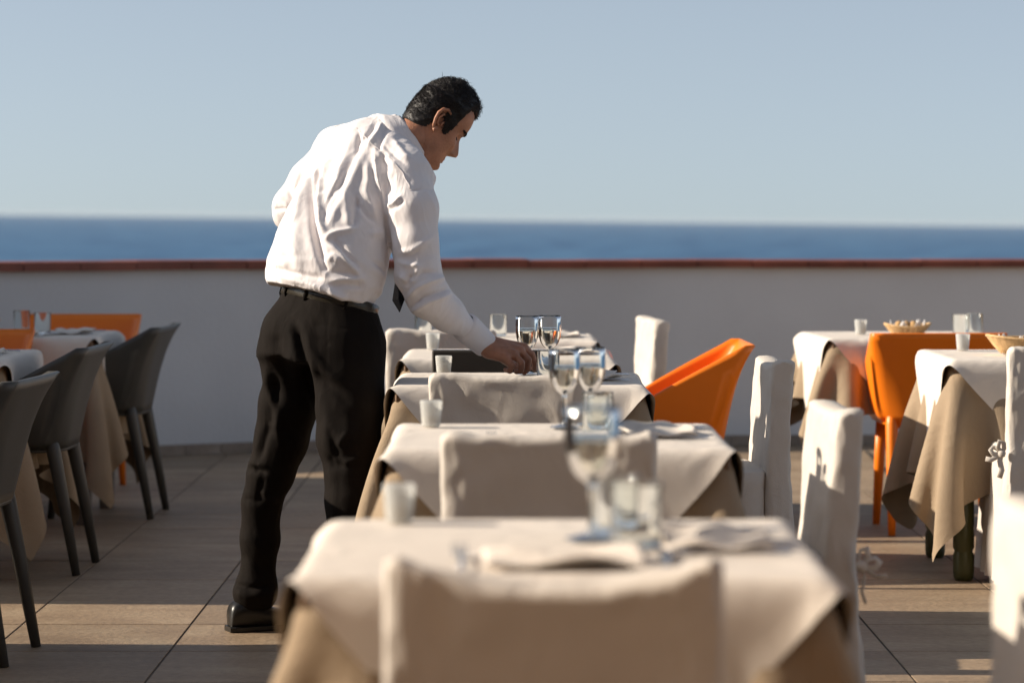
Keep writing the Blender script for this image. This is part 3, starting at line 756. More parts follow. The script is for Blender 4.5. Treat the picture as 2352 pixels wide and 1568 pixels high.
def basket(label, loc, rz, L=.105, Wd=.07, H=.05):
    t = thing('bread_basket', label, 'basket', loc, rz, 'wicker bread baskets'); n = 96; rows = 20; V = []
    for j in range(rows):
        w = j / (rows - 1); sc_ = .62 + .38 * w ** .8
        for k in range(n):
            a = 2 * math.pi * k / n; wv = .0022 * math.sin(k * math.pi / 4 + (j % 2) * math.pi) if 0 < j < rows - 1 else 0
            V.append(((L * sc_ + wv) * math.cos(a), (Wd * sc_ + wv) * math.sin(a), .002 + H * w + .006 * w * math.cos(2 * a)))
    f = []
    for j in range(rows - 1):
        for k in range(n): a = j * n + k; b = j * n + (k + 1) % n; f.append((a, b, b + n, a + n))
    f.append(tuple(range(n - 1, -1, -1)))
    o = obj('woven_bowl', mesh('woven_bowl', V, f, M_wick), t); solid(o, .003, 0)
    rp = [((L + .001) * math.cos(2 * math.pi * k / 48), (Wd + .001) * math.sin(2 * math.pi * k / 48), .004 + H + .006 * math.cos(4 * math.pi * k / 48) + .0012 * (k % 2)) for k in range(49)]
    obj('rim', mesh('rim', *tube(rp, .0045, 8), M_wick), t)
    liner = MB(); rr = random.Random(len(label))
    for k in range(6):
        a = k * math.pi / 3 + rr.uniform(-.3, .3); cx, cy = L * .62 * math.cos(a), Wd * .6 * math.sin(a); h_ = H + rr.uniform(.008, .026); ww = rr.uniform(.025, .04)
        tx, ty = -math.sin(a), math.cos(a); gv = []
        for i in range(6):
            for j in range(6):
                u = i / 5 - .5; v = j / 5; w_ = ww * (1 - v * .85)
                gv.append((cx + tx * u * w_ * 2 + math.cos(a) * (.012 * v + .006 * u * u), cy + ty * u * w_ * 2 + math.sin(a) * (.012 * v), .012 + (h_ - .012) * v + .004 * math.sin(u * 9)))
        liner.add(gv, grid_faces(6, 6))
    o = obj('paper_liner', liner.me('paper_liner', M_paper), t); solid(o, .0012, 0)
    for k in range(3):
        obj('bread', mesh('bread', *tube([(-.045 + k * .03, -.03, .03), (-.035 + k * .03, 0, .04), (-.03 + k * .03, .03, .03)], [.012, .017, .011], 12), M_bread), t)
basket('wicker bread basket with paper liner on the far right table', (1.60, 11.08, ZT), R(4), .092, .065, .034)
basket('larger wicker bread basket at the right picture edge', (1.79, 9.50, ZT), R(8), .145, .10, .056)
basket('small wicker basket at the left picture edge on the shaded table', (-2.24, 11.42, ZT), R(4), .10, .07, .036)
# cable on the far floor
o = obj('floor_cable', mesh('floor_cable', *tube([P(1990, 1020, 14.3) * [1, 1, 0] + [0, 0, .006], P(2045, 1062, 12.9) * [1, 1, 0] + [0, 0, .006], P(2100, 1100, 12.2) * [1, 1, 0] + [0, 0, .006]], .006, 8), mat('black_rubber', (.02, .02, .02), .6)))
tag(o, 'dark cable lying on the floor by the wall under the far right table', 'cable')
#WAITER
# ------------------------------------------------------------------ waiter
def U(v): v = np.asarray(v, float); return v / np.linalg.norm(v)
person = thing('person', 'man in white shirt and black trousers leaning over a table with his back turned', 'person', (-.60, 8.05, 0))
PO = np.array([-.60, 8.05, 0.0])
HEAD_D = np.array([math.cos(R(43)), math.sin(R(43)), 0])      # the way his hips face
def pobj(name, V, Fq, m, parent=person, smooth=True):
    V = np.asarray(V, float)
    if parent is person: V = V - PO
    else: V = V - PO
    return obj(name, mesh(name, V, Fq, m, smooth), parent)
def Z3(x, y, ox, oy, s): return ((ox + x / s) / 1.2755, (oy + y / s) / 1.2755)
def proj(V):
    return np.stack([1176 + V[:, 0] / V[:, 1] * F, HZ + (EYE - V[:, 2]) / V[:, 1] * F], 1)
def crease(V, N, pts, amp, wpx, side=.0):
    """push the surface along its normal near a polyline seen on the back of the cloth"""
    q = proj(V); best = np.full(len(V), 1e9); tt = np.zeros(len(V)); n = len(pts) - 1
    for i in range(n):
        a = np.array(pts[i], float); b = np.array(pts[i + 1], float); ab = b - a
        t = np.clip(((q - a) @ ab) / (ab @ ab), 0, 1); d = np.linalg.norm(q - a - t[:, None] * ab, axis=1)
        m = d < best; best[m] = d[m]; tt[m] = (i + t[m]) / n
    fade = np.clip(np.minimum(tt, 1 - tt) * 4 + .25, 0, 1)
    face = np.clip(-N[:, 1] * 1.5 + .3, 0, 1)
    return V + N * (amp * np.exp(-(best / wpx) ** 2) * fade * face)[:, None]

# ---- torso of the shirt
TS = [((748, 700, 8.0), .168, .122, 0), ((746, 662, 8.0), .195, .150, 0), ((748, 622, 8.01), .205, .158, 0), ((762, 570, 8.03), .196, .152, -.04), ((790, 500, 8.07), .186, .145, -.12),
      ((826, 425, 8.11), .185, .135, -.2), ((855, 365, 8.14), .165, .112, -.28), ((882, 335, 8.16), .118, .088, -.3), ((914, 326, 8.17), .084, .078, -.3), ((960, 298, 8.17), .068, .066, -.3)]
def torso_sdf(p, grow=0.0):
    C = np.array([P(*a) for a, _, _, _ in TS]); d = np.full(len(p), 1e9)
    for i in range(len(TS) - 1):
        a, b = C[i], C[i + 1]; ab = b - a; L2 = ab @ ab
        t = np.clip(((p - a) @ ab) / L2, 0, 1)
        ra = TS[i][1] + (TS[i + 1][1] - TS[i][1]) * t + grow; rb = TS[i][2] + (TS[i + 1][2] - TS[i][2]) * t + grow
        k = TS[i][3] + (TS[i + 1][3] - TS[i][3]) * t.mean()
        up = U(ab); lat = U(np.array([HEAD_D[1], -HEAD_D[0], k])); lat = U(lat - up * (lat @ up)); dep = np.cross(lat, up)
        q = p - a - t[:, None] * ab
        over = q @ up
        e = np.sqrt((q @ lat / ra) ** 2 + (q @ dep / rb) ** 2 + (over / (.45 * rb)) ** 2)
        d = np.minimum(d, (e - 1) * np.minimum(ra, rb) * .9)
    return d
RA = [(P(930, 412, 8.00), .078), (P(948, 480, 7.95), .073), (P(953, 560, 7.93), .067), (P(960, 630, 7.92), .066), (P(984, 682, 7.92), .062), (P(1028, 720, 7.96), .050), (P(1064, 748, 7.995), .036)]
LA = [(P(775, 350, 8.26), .072), (P(715, 415, 8.32), .064), (P(672, 475, 8.34), .057), (P(668, 492, 8.36), .052), (P(720, 520, 8.46), .045)]
def shirt_sdf(p):
    d = torso_sdf(p)
    d = smin(d, caps(p, P(850, 345, 8.13), P(938, 400, 8.02), .075, .082), .05)
    d = smin(d, caps(p, P(850, 345, 8.15), P(775, 345, 8.25), .075, .070), .05)
    # open neck and hem are cut by planes
    nk = P(945, 320, 8.165); nd = U(P(1001, 286, 8.17) - P(945, 320, 8.165)); d = np.maximum(d, (p - nk) @ nd)
    hm = P(757, 681, 8.0); hd = U([-.25, -.10, -1.0]); d = np.maximum(d, (p - hm) @ hd - .004)
    d = smin(d, chain(p, RA, .02), .010)
    d = smin(d, chain(p, LA, .02), .02)
    return d
lo = np.minimum(P(590, 720, 8.0), 9e9); V, Fq = nets(shirt_sdf, (-.80, 7.68, .82), (.02, 8.60, 1.56), .0054)
V = smooth_mesh(V, Fq, 2); N = vnormals(V, Fq)
a6 = lambda *pts: [Z3(x, y, 750, 330, 2.6133) for x, y in pts]
CR = [  # polyline, amplitude (m, negative is a valley), width (px)
 (a6((500, 390), (450, 520), (432, 700), (445, 900), (490, 1080), (520, 1190)), -.020, 11),
 (a6((560, 330), (480, 470), (470, 640), (490, 850), (540, 960)), .011, 12),
 (a6((440, 430), (370, 600), (320, 800), (300, 1000), (310, 1180)), .011, 20),
 (a6((250, 900), (200, 1100), (230, 1200)), .006, 16),
 (a6((790, 150), (785, 230), (770, 320)), -.010, 6), (a6((740, 170), (700, 300), (640, 420), (600, 560)), .006, 12),
 (a6((830, 300), (740, 500), (640, 700), (560, 860)), .007, 14), (a6((760, 330), (680, 480), (600, 620)), -.006, 10),
 (a6((850, 380), (860, 520), (830, 640)), .006, 11), (a6((770, 640), (790, 700), (850, 780), (905, 835)), -.009, 7), (a6((840, 600), (880, 690), (920, 800)), .006, 8),
 (a6((770, 660), (765, 780), (750, 880)), -.009, 9), (a6((700, 600), (690, 760), (720, 880)), .007, 14),
 (a6((520, 970), (600, 920), (700, 900), (780, 880)), .008, 9), (a6((530, 1000), (640, 1070), (700, 1150), (820, 1270)), .010, 9),
 (a6((590, 960), (680, 1060), (780, 1170)), -.010, 7), (a6((540, 1120), (600, 1100), (640, 1140)), .008, 11), (a6((520, 1160), (560, 1220), (700, 1230), (800, 1250)), -.007, 9),
 (a6((560, 1290), (700, 1280), (820, 1272)), .009, 8), (a6((560, 1340), (680, 1310), (850, 1340)), -.008, 12), (a6((560, 1350), (620, 1390), (690, 1430)), .009, 8),
 (a6((880, 1130), (960, 1180), (1020, 1240)), -.007, 8), (a6((850, 930), (960, 920), (1000, 960)), .005, 12),
 (a6((170, 1240), (330, 1290), (520, 1350), (760, 1440)), .010, 13), (a6((130, 1190), (240, 1225), (380, 1250), (520, 1270)), -.009, 9),
 (a6((960, 80), (920, 170), (850, 260)), .009, 8), (a6((1000, 120), (950, 230), (940, 300)), -.007, 6), (a6((930, 90), (860, 170), (800, 230)), -.007, 7),
 (a6((970, 240), (1060, 330), (1150, 400)), -.005, 5), (a6((900, 280), (1000, 360), (1100, 430)), .006, 6), (a6((960, 300), (990, 380), (1030, 460)), -.009, 8), (a6((1040, 200), (1120, 300), (1180, 360)), .006, 10),
 (a6((905, 300), (930, 500), (985, 700), (1010, 850)), .009, 6), (a6((960, 320), (1000, 520), (1030, 640)), -.008, 9), (a6((1000, 720), (1060, 690), (1110, 640)), .009, 4), (a6((1010, 745), (1080, 720), (1130, 670)), -.006, 5),
 (a6((985, 730), (1005, 900), (1030, 1080), (1050, 1200)), -.012, 5),
 (a6((1180, 590), (1290, 580), (1380, 595)), -.003, 4),
 (a6((1100, 1070), (1180, 1060), (1330, 970)), .006, 9), (a6((1080, 1140), (1180, 1170), (1260, 1170)), .006, 8),
 (a6((1120, 1370), (1180, 1270), (1270, 1230), (1400, 1220)), -.010, 8), (a6((1100, 1240), (1160, 1290), (1150, 1350)), .010, 9), (a6((1250, 1190), (1220, 1260), (1180, 1300)), .008, 7),
 (a6((1170, 1420), (1230, 1340), (1340, 1290), (1450, 1260)), .012, 9), (a6((1190, 1490), (1270, 1420), (1400, 1380), (1480, 1340)), -.011, 7), (a6((1200, 1520), (1320, 1450), (1480, 1390)), .010, 8),
 (a6((240, 560), (270, 640), (300, 680)), -.008, 8), (a6((170, 640), (230, 700), (260, 760)), .006, 10), (a6((130, 745), (200, 735), (260, 745)), -.007, 4),
 (a6((340, 440), (300, 560), (300, 640)), .007, 9), (a6((500, 150), (420, 260), (370, 380)), -.006, 8),
 (a6((350, 560), (300, 760), (220, 900)), .005, 10), (a6((650, 480), (560, 640), (520, 800)), .005, 10), (a6((610, 560), (540, 700), (510, 820)), -.006, 8),
]
for pts, am, w_ in CR: V = crease(V, N, pts, am * 1.2, w_ * .68)
Q = np.stack([V[:, 0] * .86 - V[:, 2] * .5, V[:, 1], V[:, 0] * .5 + V[:, 2] * .86], 1)
n1 = nz(Q, 10, (1, 1, .45), 3, 3); n2 = nz(Q, 30, (1, 1, .5), 9, 3); n3 = nz(Q, 12, (1, .8, .35), 21, 2)
rdg = (1 - np.minimum(np.abs(n3) * 4, 1)) ** 1.6
V = V + N * (n1 * .0026 + n2 * .0006 + (rdg - .2) * .0018)[:, None]
V = smooth_mesh(V, Fq, 1, .4)
shirt = pobj('shirt', V, Fq, M_shirt); subsurf(shirt, 1)
SQ = proj(V); SN = vnormals(V, Fq)
def seam(pts, r_=.0011, name='seam', off=.0006):
    P2 = []
    for (x0, y0), (x1, y1) in zip(pts[:-1], pts[1:]):
        for t in np.linspace(0, 1, max(2, int(math.hypot(x1 - x0, y1 - y0) / 5)), endpoint=False): P2.append((x0 + (x1 - x0) * t, y0 + (y1 - y0) * t))
    out = []
    ok = SN[:, 1] < -.05
    idx_ = np.where(ok)[0]
    for q in P2:
        i = idx_[np.argsort(((SQ[idx_] - q) ** 2).sum(1))[:3]]
        i = i[np.argmin(V[i, 1])]; out.append(V[i] + SN[i] * off)
    out = np.array(out); out[1:-1] = (out[:-2] + out[1:-1] * 2 + out[2:]) / 4; out[1:-1] = (out[:-2] + out[1:-1] * 2 + out[2:]) / 4
    v, f = tube(out, r_, 6); pobj(name, v, f, M_shirt)
seam(a6((790, 130), (850, 200), (930, 270), (1040, 360), (1110, 440), (1180, 560), (1185, 590)))
seam(a6((1185, 590), (1280, 582), (1380, 595)))
seam(a6((500, 170), (640, 90), (720, 85), (790, 130)), .0009)
# cuff, button, collar
def frame(d, hint):
    d = U(d); a = U(np.cross(d, hint)); b = np.cross(a, d); return d, a, b
c0, c1 = P(1066, 748, 8.0), P(1114, 791, 8.08)
d, a, b = frame(c1 - c0, [0, 1, 0]); rings = []
for t, r_ in [(-.05, .036), (0, .0435), (.12, .0442), (.55, .0415), (.97, .0385), (1.0, .0375), (.985, .035), (.7, .0355)]:
    rings.append([c0 + (c1 - c0) * t + a * r_ * math.cos(x) * 1.0 + b * r_ * .88 * math.sin(x) + d * (.004 * math.sin(2 * x + 1)) for x in np.linspace(0, 2 * math.pi, 36, endpoint=False)])
v, f = loft(rings, False, False); pobj('cuff', v, f, M_shirt)
bp_ = P(1088, 781, 7.965 + .055); v, f = lathe([(.0001, 0), (.0055, 0), (.0058, .001), (.005, .002), (.0001, .0018)], 14)
v = [bp_ + np.array([q[0], -.012 - q[2], q[1]]) for q in v]; pobj('button', v, f, M_button)
pl = [P(1000, 728, 7.925), P(1030, 745, 7.915), P(1060, 768, 7.945), P(1078, 785, 7.985)]
# collar
nk0 = P(941, 323, 8.165); nkd = U(P(990, 296, 8.17) - P(934, 326, 8.165)); lat = U(np.array([HEAD_D[1], -HEAD_D[0], -.28])); lat = U(lat - nkd * (lat @ nkd)); dep = np.cross(lat, nkd)
rings = []
for off, ra, rb in [(-.040, .118, .112), (-.038, .121, .115), (-.020, .108, .104), (.0, .093, .091), (.014, .083, .082), (.020, .080, .0785), (.018, .076, .0755), (-.02, .0665, .068)]:
    rings.append([nk0 + nkd * (off - .006 + .006 * math.sin(x * 1 + 2)) + lat * ra * math.cos(x) + dep * rb * math.sin(x) for x in np.linspace(0, 2 * math.pi, 48, endpoint=False)])
v, f = loft(rings, False, False); pobj('collar', v, f, M_shirt)

# ---- trousers
LL = [(P(705, 800, 8.06), .098), (P(662, 930, 8.08), .086), (P(645, 1010, 8.09), .078), (P(622, 1085, 8.10), .068), (P(602, 1150, 8.11), .057), (P(597, 1240, 8.12), .057), (P(591, 1325, 8.13), .050), (P(587, 1352, 8.13), .062), (P(585, 1362, 8.13), .064)]
RL = [(P(800, 800, 7.93), .108), (P(804, 930, 7.90), .098), (P(800, 1010, 7.87), .090), (P(800, 1085, 7.85), .066), (P(803, 1150, 7.84), .068), (P(800, 1260, 7.82), .062), (P(796, 1400, 7.80), .062)]
hipc = P(742, 745, 8.0)
hl = np.array([HEAD_D[1], -HEAD_D[0], -.12]); hl = U(hl); hu = U([.25, .12, 1.0]); hu = U(hu - hl * (hu @ hl)); hf = np.cross(hu, hl)
def trous_sdf(p):
    q = p - hipc; s_ = q @ hl; u_ = q @ hu; f_ = q @ hf
    ra = np.interp(u_, [-.12, -.03, .06, .10], [.178, .184, .170, .163]); rb = np.interp(u_, [-.12, -.03, .06, .10], [.135, .140, .122, .116])
    d = np.maximum((np.sqrt((s_ / ra) ** 2 + (f_ / rb) ** 2) - 1) * .12, np.abs(u_ + .02) - .11)
    l = chain(p, LL, .02); r = chain(p, RL, .02)
    l = smin(l, caps(p, P(668, 770, 8.0), P(665, 830, 8.04), .080, .085), .03)
    r = smin(r, caps(p, P(830, 800, 7.97), P(850, 790, 8.0), .07, .045), .03)
    legs = smin(l, r, .012)
    d = smin(d, legs, .045)
    return np.maximum(d, u_ - .072)
V, Fq = nets(trous_sdf, (-.92, 7.66, .06), (-.30, 8.34, 1.10), .0085)
V = smooth_mesh(V, Fq, 2); N = vnormals(V, Fq)
a7 = lambda *pts: [Z3(x, y, 650, 830, 2.75) for x, y in pts]
z2 = lambda *pts: [Z3(x, y, 0, 1350, 2.6133) for x, y in pts]
for pts, am, w_ in [
 (a7((580, 330), (620, 480), (680, 680), (735, 950)), -.030, 9), (a7((690, 330), (720, 560), (780, 800), (850, 1100), (870, 1400)), .012, 14),
 (a7((430, 400), (460, 560), (520, 790)), -.012, 14), (a7((350, 700), (380, 850), (440, 1040), (460, 1230)), .014, 9), (a7((420, 720), (430, 900), (400, 1100)), -.012, 12),
 (a7((400, 1100), (340, 1250), (300, 1420)), -.014, 9), (a7((470, 1240), (430, 1160), (380, 1120)), .010, 7),
 (a7((760, 430), (880, 500)), -.006, 5), (a7((720, 520), (850, 720), (1000, 830)), .008, 8), (a7((740, 700), (900, 850), (1060, 1000)), -.007, 9),
 (a7((930, 1310), (1010, 1200)), .012, 7), (a7((960, 1450), (1050, 1430), (1120, 1390)), .014, 7), (a7((850, 1150), (900, 1300), (940, 1420)), -.012, 9), (a7((860, 1390), (900, 1460), (1000, 1470)), -.015, 8),
 (a7((250, 1500), (300, 1500), (350, 1530)), -.014, 5), (a7((220, 1440), (300, 1460), (350, 1500)), .010, 6),
 (z2((1880, 60), (1960, 60), (2040, 80)), -.010, 6), (z2((1870, 280), (1980, 320)), -.008, 6), (z2((2010, 110), (1990, 240), (1990, 320)), -.010, 7), (z2((2000, 220), (2060, 290), (2130, 310)), .009, 7),
 (z2((1840, 560), (1950, 640), (2130, 800)), .006, 10), (z2((1830, 700), (1960, 780), (2100, 880)), -.006, 9), (z2((1790, 940), (1900, 970), (2110, 945)), -.012, 6), (z2((1800, 1000), (1900, 1040), (2080, 1020)), .009, 9),
 (a7((730, 320), (900, 355), (1080, 380)), -.003, 3)]:
    V = crease(V, N, pts, am * .75, w_)
n1 = nz(V, 8, (1, 1, .35), 13, 3); n2 = nz(V, 30, (1, 1, .4), 19, 3)
V = V + N * (n1 * .0042 + n2 * .001)[:, None]
tr = pobj('trousers', V, Fq, M_trous); subsurf(tr, 1)
# belt with loops
def pelvis_ring(u, ra, rb, n=56, wob=0):
    return [hipc + hu * (u + wob * math.sin(3 * x)) + hl * ra * math.cos(x) + hf * rb * math.sin(x) for x in np.linspace(0, 2 * math.pi, n, endpoint=False)]
v, f = loft([pelvis_ring(.056, .166, .119), pelvis_ring(.058, .171, .125), pelvis_ring(.090, .170, .124), pelvis_ring(.093, .166, .119)], False, False)
belt = pobj('belt', v, f, M_belt)
for ang in (-112, -78, -150, -30, 160):
    x = R(ang); cpt = lambda u, r_: hipc + hu * u + hl * (.166 + r_) * math.cos(x) + hf * (.119 + r_) * math.sin(x)
    v, f = tube([cpt(.050, .003), cpt(.058, .008), cpt(.092, .008), cpt(.102, .002)], .006, 8, .5); pobj('belt_loop', v, f, M_trous)
# tie
tp = [P(962, 405, 8.22), P(950, 480, 8.22), P(938, 560, 8.21), P(925, 620, 8.20), P(917, 684, 8.195), P(918, 717, 8.195)]; wd = [.020, .026, .032, .036, .040, .0015]
v = []; td = U([.78, -.35, .30])
for q, w_ in zip(tp, wd):
    for sd in (-1, 1):
        for th in (-.0022, .0022): v.append(q + td * sd * w_ * .62 + np.array([0, th, 0]))
v = np.array(v); f = []
for i in range(5):
    o_ = i * 4
    for k_ in ((0, 1), (1, 3), (3, 2), (2, 0)): f.append((o_ + k_[0], o_ + k_[1], o_ + 4 + k_[1], o_ + 4 + k_[0]))
f += [(0, 1, 3, 2), (20, 22, 23, 21)]
pobj('tie', v, f, M_tie, smooth=False)
# shoes
def shoe(heel, fw, name='shoe'):
    fw = U(fw); sd = np.array([fw[1], -fw[0], 0]); up = np.array([0, 0, 1.0]); rings = []
    prof = [(-.004, .028, .030, .068), (.01, .034, .037, .088), (.04, .036, .038, .098), (.075, .034, .036, .090), (.11, .037, .040, .072), (.16, .045, .045, .058), (.21, .048, .046, .048), (.25, .042, .040, .040), (.275, .028, .026, .030), (.287, .010, .010, .018)]
    for x, wb, wm, h_ in prof:
        r = []
        for k in range(20):
            a_ = 2 * math.pi * k / 20 - math.pi / 2; cs, sn = math.cos(a_), math.sin(a_)
            w_ = wb if sn < 0 else wm; zz = .0 + h_ * (.5 + .5 * sn) ** (.8); r.append(heel + fw * x + sd * w_ * np.sign(cs) * abs(cs) ** .6 + up * zz)
        rings.append(r)
    v, f = loft(rings); s_ = pobj(name, v, f, M_shoe); subsurf(s_, 1)
    rr = []
    for x, wb, wm, h_ in prof:
        rr.append([heel + fw * (x * 1.01 - .002) + sd * s2 * (wb + .0025) + up * zz for s2, zz in ((-1, .002), (-.94, .0), (.94, .0), (1, .002), (1, .013), (.94, .015), (-.94, .015), (-1, .013))])
    v, f = loft(rr); obj('sole', mesh('sole', np.array(v) - PO, f, M_shoe, False), s_)
shoe(P(527, 1449, 8.10) * [1, 1, 0] + [0, 0, .001], [.80, .35, 0])
shoe(P(760, 1470, 7.86) * [1, 1, 0] + [0, 0, .001], [.80, .60, 0])

# ---- body: head, neck, hand and the trunk under the clothes, one mesh
hf3 = np.array([math.cos(R(17)), math.sin(R(17)), 0]); PITCH = R(39)
f_ = U(hf3 * math.cos(PITCH) + np.array([0, 0, -math.sin(PITCH)])); u_ = U(hf3 * math.sin(PITCH) + np.array([0, 0, math.cos(PITCH)])); s_r = np.cross(f_, u_)   # his right side, towards the camera
roll = R(-2); u2 = u_ * math.cos(roll) + s_r * math.sin(roll); s2 = s_r * math.cos(roll) - u_ * math.sin(roll); u_, s_r = u2, s2
HO = P(1003, 282, 8.17)
def toH(p): q = p - HO; return q @ f_, q @ s_r, q @ u_
US = np.array([-.128, -.122, -.112, -.100, -.088, -.078, -.070, -.060, -.050, -.040, -.028, -.014, .000, .012, .022, .034, .050, .070, .088, .102, .113, .121, .125])
FR = np.array([.058, .074, .085, .087, .082, .0835, .083, .085, .086, .086, .086, .084, .0815, .083, .0885, .091, .0905, .086, .077, .064, .048, .028, .004])
BK = np.array([.00, -.005, -.014, -.025, -.038, -.050, -.060, -.074, -.083, -.086, -.088, -.089, -.0905, -.091, -.0905, -.0895, -.087, -.081, -.072, -.060, -.046, -.029, -.008])
WD = np.array([.018, .030, .042, .050, .0545, .057, .0585, .060, .0615, .063, .065, .0675, .0695, .071, .072, .0735, .0745, .0735, .067, .057, .045, .028, .006])
def head_mesh(grow=0.0, nth=96, nu=90):
    us = np.linspace(US[0], US[-1], nu); V = []
    fr, bk, wd_ = np.interp(us, US, FR), np.interp(us, US, BK), np.interp(us, US, WD)
    ker = np.array([1, 2, 3, 2, 1]) / 9
    sm = lambda a_: np.convolve(np.pad(a_, 2, mode='edge'), ker, 'valid')
    fr, bk, wd_ = sm(fr), sm(bk), sm(wd_)
    for i, u in enumerate(us):
        mid = np.interp(u, [-.128, -.06, .0, .125], [.030, .012, -.005, -.01])
        for k in range(nth):
            a_ = 2 * math.pi * k / nth; c, s = math.cos(a_), math.sin(a_)
            ext = (fr[i] - mid) if c > 0 else (mid - bk[i]); pw = 2.3 if c > 0 else 2.15
            q = (abs(c) ** pw + abs(s) ** pw) ** (-1 / pw)
            ff = mid + ext * c * q; ss = wd_[i] * s * q
            if c > 0:
                g = lambda uc, uw, sc_, sw: math.exp(-((u - uc) / uw) ** 2) * math.exp(-((abs(ss) - sc_) / sw) ** 2)
                nl = np.interp(u, [-.058, -.052, -.044, -.034, -.02, -.004, .012, .022], [0, .012, .026, .0265, .019, .0105, .0035, 0])
                ff += nl * math.exp(-(ss / np.interp(u, [-.05, -.035, 0], [.0135, .0105, .0085])) ** 2)
                ff += .0065 * g(-.046, .008, .0125, .0055)          # nostril wings
                ff -= .0125 * g(.001, .013, .031, .014)             # eye sockets
                ff += .0055 * g(-.002, .0075, .031, .011)           # eyeballs / lids
                ff += .0055 * g(.020, .0065, .027, .022)            # brow ridge
                ff += .0045 * g(-.073, .0045, 0, .019) + .0055 * g(-.0835, .005, 0, .017)   # lips
                ff -= .0045 * g(-.0785, .0022, 0, .020) + .003 * g(-.092, .005, 0, .02)
                ff += .004 * g(-.108, .012, 0, .02)
                ff += .0035 * g(-.028, .016, .042, .016)            # cheek
                ff -= .0025 * g(-.055, .012, .034, .008)
            V.append((ff, ss, u))
    V = np.array(V)
    return V, nu, nth
Hl, nu, nth = head_mesh()
Vh = HO + Hl[:, :1] * f_ + Hl[:, 1:2] * s_r + Hl[:, 2:] * u_
Fh = []
for i in range(nu - 1):
    for k in range(nth): a_ = i * nth + k; b_ = i * nth + (k + 1) % nth; Fh.append((a_, a_ + nth, b_ + nth, b_))
Fh.append(tuple(range(nth))); Fh.append(tuple(range(nu * nth - 1, (nu - 1) * nth - 1, -1)))
def hp(f, s, u): return HO + f_ * f + s_r * s + u_ * u
HK = 1.0
W_ = P(1108, 789, 8.08)
K5, K4, K3, K2 = P(1160, 822, 8.035), P(1180, 815, 8.05), P(1194, 806, 8.075), P(1203, 799, 8.105)
def hand_sdf(p):
    d = chain(p, [(P(1060, 745, 8.0), .036), (P(1095, 776, 8.05), .030), (W_, .0275), (P(1128, 797, 8.09), .0265)], .01)
    for K, w0, rk in ((K5, (1122, 806, 8.06), .0145), (K4, (1128, 802, 8.07), .0150), (K3, (1134, 796, 8.085), .0155), (K2, (1138, 792, 8.10), .0155)):
        d = smin(d, caps(p, P(*w0), K, .0225, rk), .016)
    g = None
    for ch in ([(K5, .0125), (P(1176, 838, 8.025), .0098), (P(1171, 851, 8.035), .0088), (P(1162, 849, 8.05), .0078)],
               [(K4, .0125), (P(1198, 833, 8.035), .0103), (P(1196, 851, 8.045), .0092), (P(1186, 853, 8.065), .0082)],
               [(K3, .0130), (P(1213, 826, 8.065), .0105), (P(1213, 846, 8.075), .0094), (P(1204, 855, 8.09), .0082)],
               [(K2, .0130), (P(1221, 814, 8.11), .0105), (P(1229, 834, 8.13), .0094), (P(1227, 847, 8.15), .0080)],
               [(P(1142, 812, 8.12), .017), (P(1168, 832, 8.14), .0125), (P(1190, 844, 8.16), .0108), (P(1209, 847, 8.18), .0090)]):
        c = chain(p, ch, .0035); d = smin(d, c, .0045)
    return d
Va, Fa = nets(hand_sdf, P(1030, 880, 7.9) + [0, 0, -.0], P(1252, 715, 8.0) + [0, .32, 0], .0024)
Va = smooth_mesh(Va, Fa, 2, .5); Na = vnormals(Va, Fa)
# tendons and knuckle creases
for pts, am, w_ in [([(1135, 795), (1200, 798)], .0018, 4), ([(1132, 800), (1190, 806)], .0018, 4), ([(1130, 806), (1176, 815)], .0016, 4), ([(1196, 812), (1206, 830), (1210, 840)], -.003, 2), ([(1182, 822), (1188, 840)], -.004, 2.2)]:
    Va = crease(Va, Na, pts, am, w_)
def neck_sdf(p):
    d = chain(p, [(P(900, 348, 8.165), .046), (P(944, 328, 8.168), .050), (hp(-.036, 0, -.085), .050), (hp(-.026, 0, -.05), .050)], .03)
    d = smin(d, caps(p, hp(.035, 0, -.098), hp(-.02, 0, -.085), .030, .045), .03)
    d = smin(d, caps(p, hp(-.040, .042, -.045), P(945, 335, 8.115), .014, .014), .012)
    d = smin(d, torso_sdf(p, -.052), .02)
    return d
Vn, Fn = nets(neck_sdf, (-.75, 7.75, .95), (-.15, 8.35, 1.58), .010)
def limb(ch, sh): return [(a_, max(r_ - sh, .01)) for a_, r_ in ch]
def under_sdf(p):
    d = smin(chain(p, limb(LL, .03), .02), chain(p, limb(RL, .03), .02), .02)
    d = smin(d, caps(p, P(720, 770, 8.03), P(800, 790, 7.95), .075, .075), .04)
    d = smin(d, caps(p, P(755, 740, 8.0), P(765, 600, 8.02), .085, .09), .03); return d
Vl, Fl = nets(under_sdf, (-.85, 7.68, .06), (-.35, 8.28, 1.15), .016)
def arms_sdf(p): return np.minimum(caps(p, P(930, 412, 8.0), P(775, 355, 8.25), .045, .045), np.minimum(chain(p, limb(RA, .026), .02), chain(p, limb(LA, .024), .02)))
Vm, Fm = nets(arms_sdf, (-.75, 7.70, .90), (.0, 8.60, 1.50), .014)
bv = []; bf = []
for v_, q_ in ((Vh, Fh), (Va, Fa), (Vn, Fn), (Vl, Fl), (Vm, Fm)):
    n0 = len(bv); bv += [tuple(x) for x in v_]; bf += [tuple(int(i) + n0 for i in q) for q in q_]
body = pobj('body', bv, bf, M_skin)
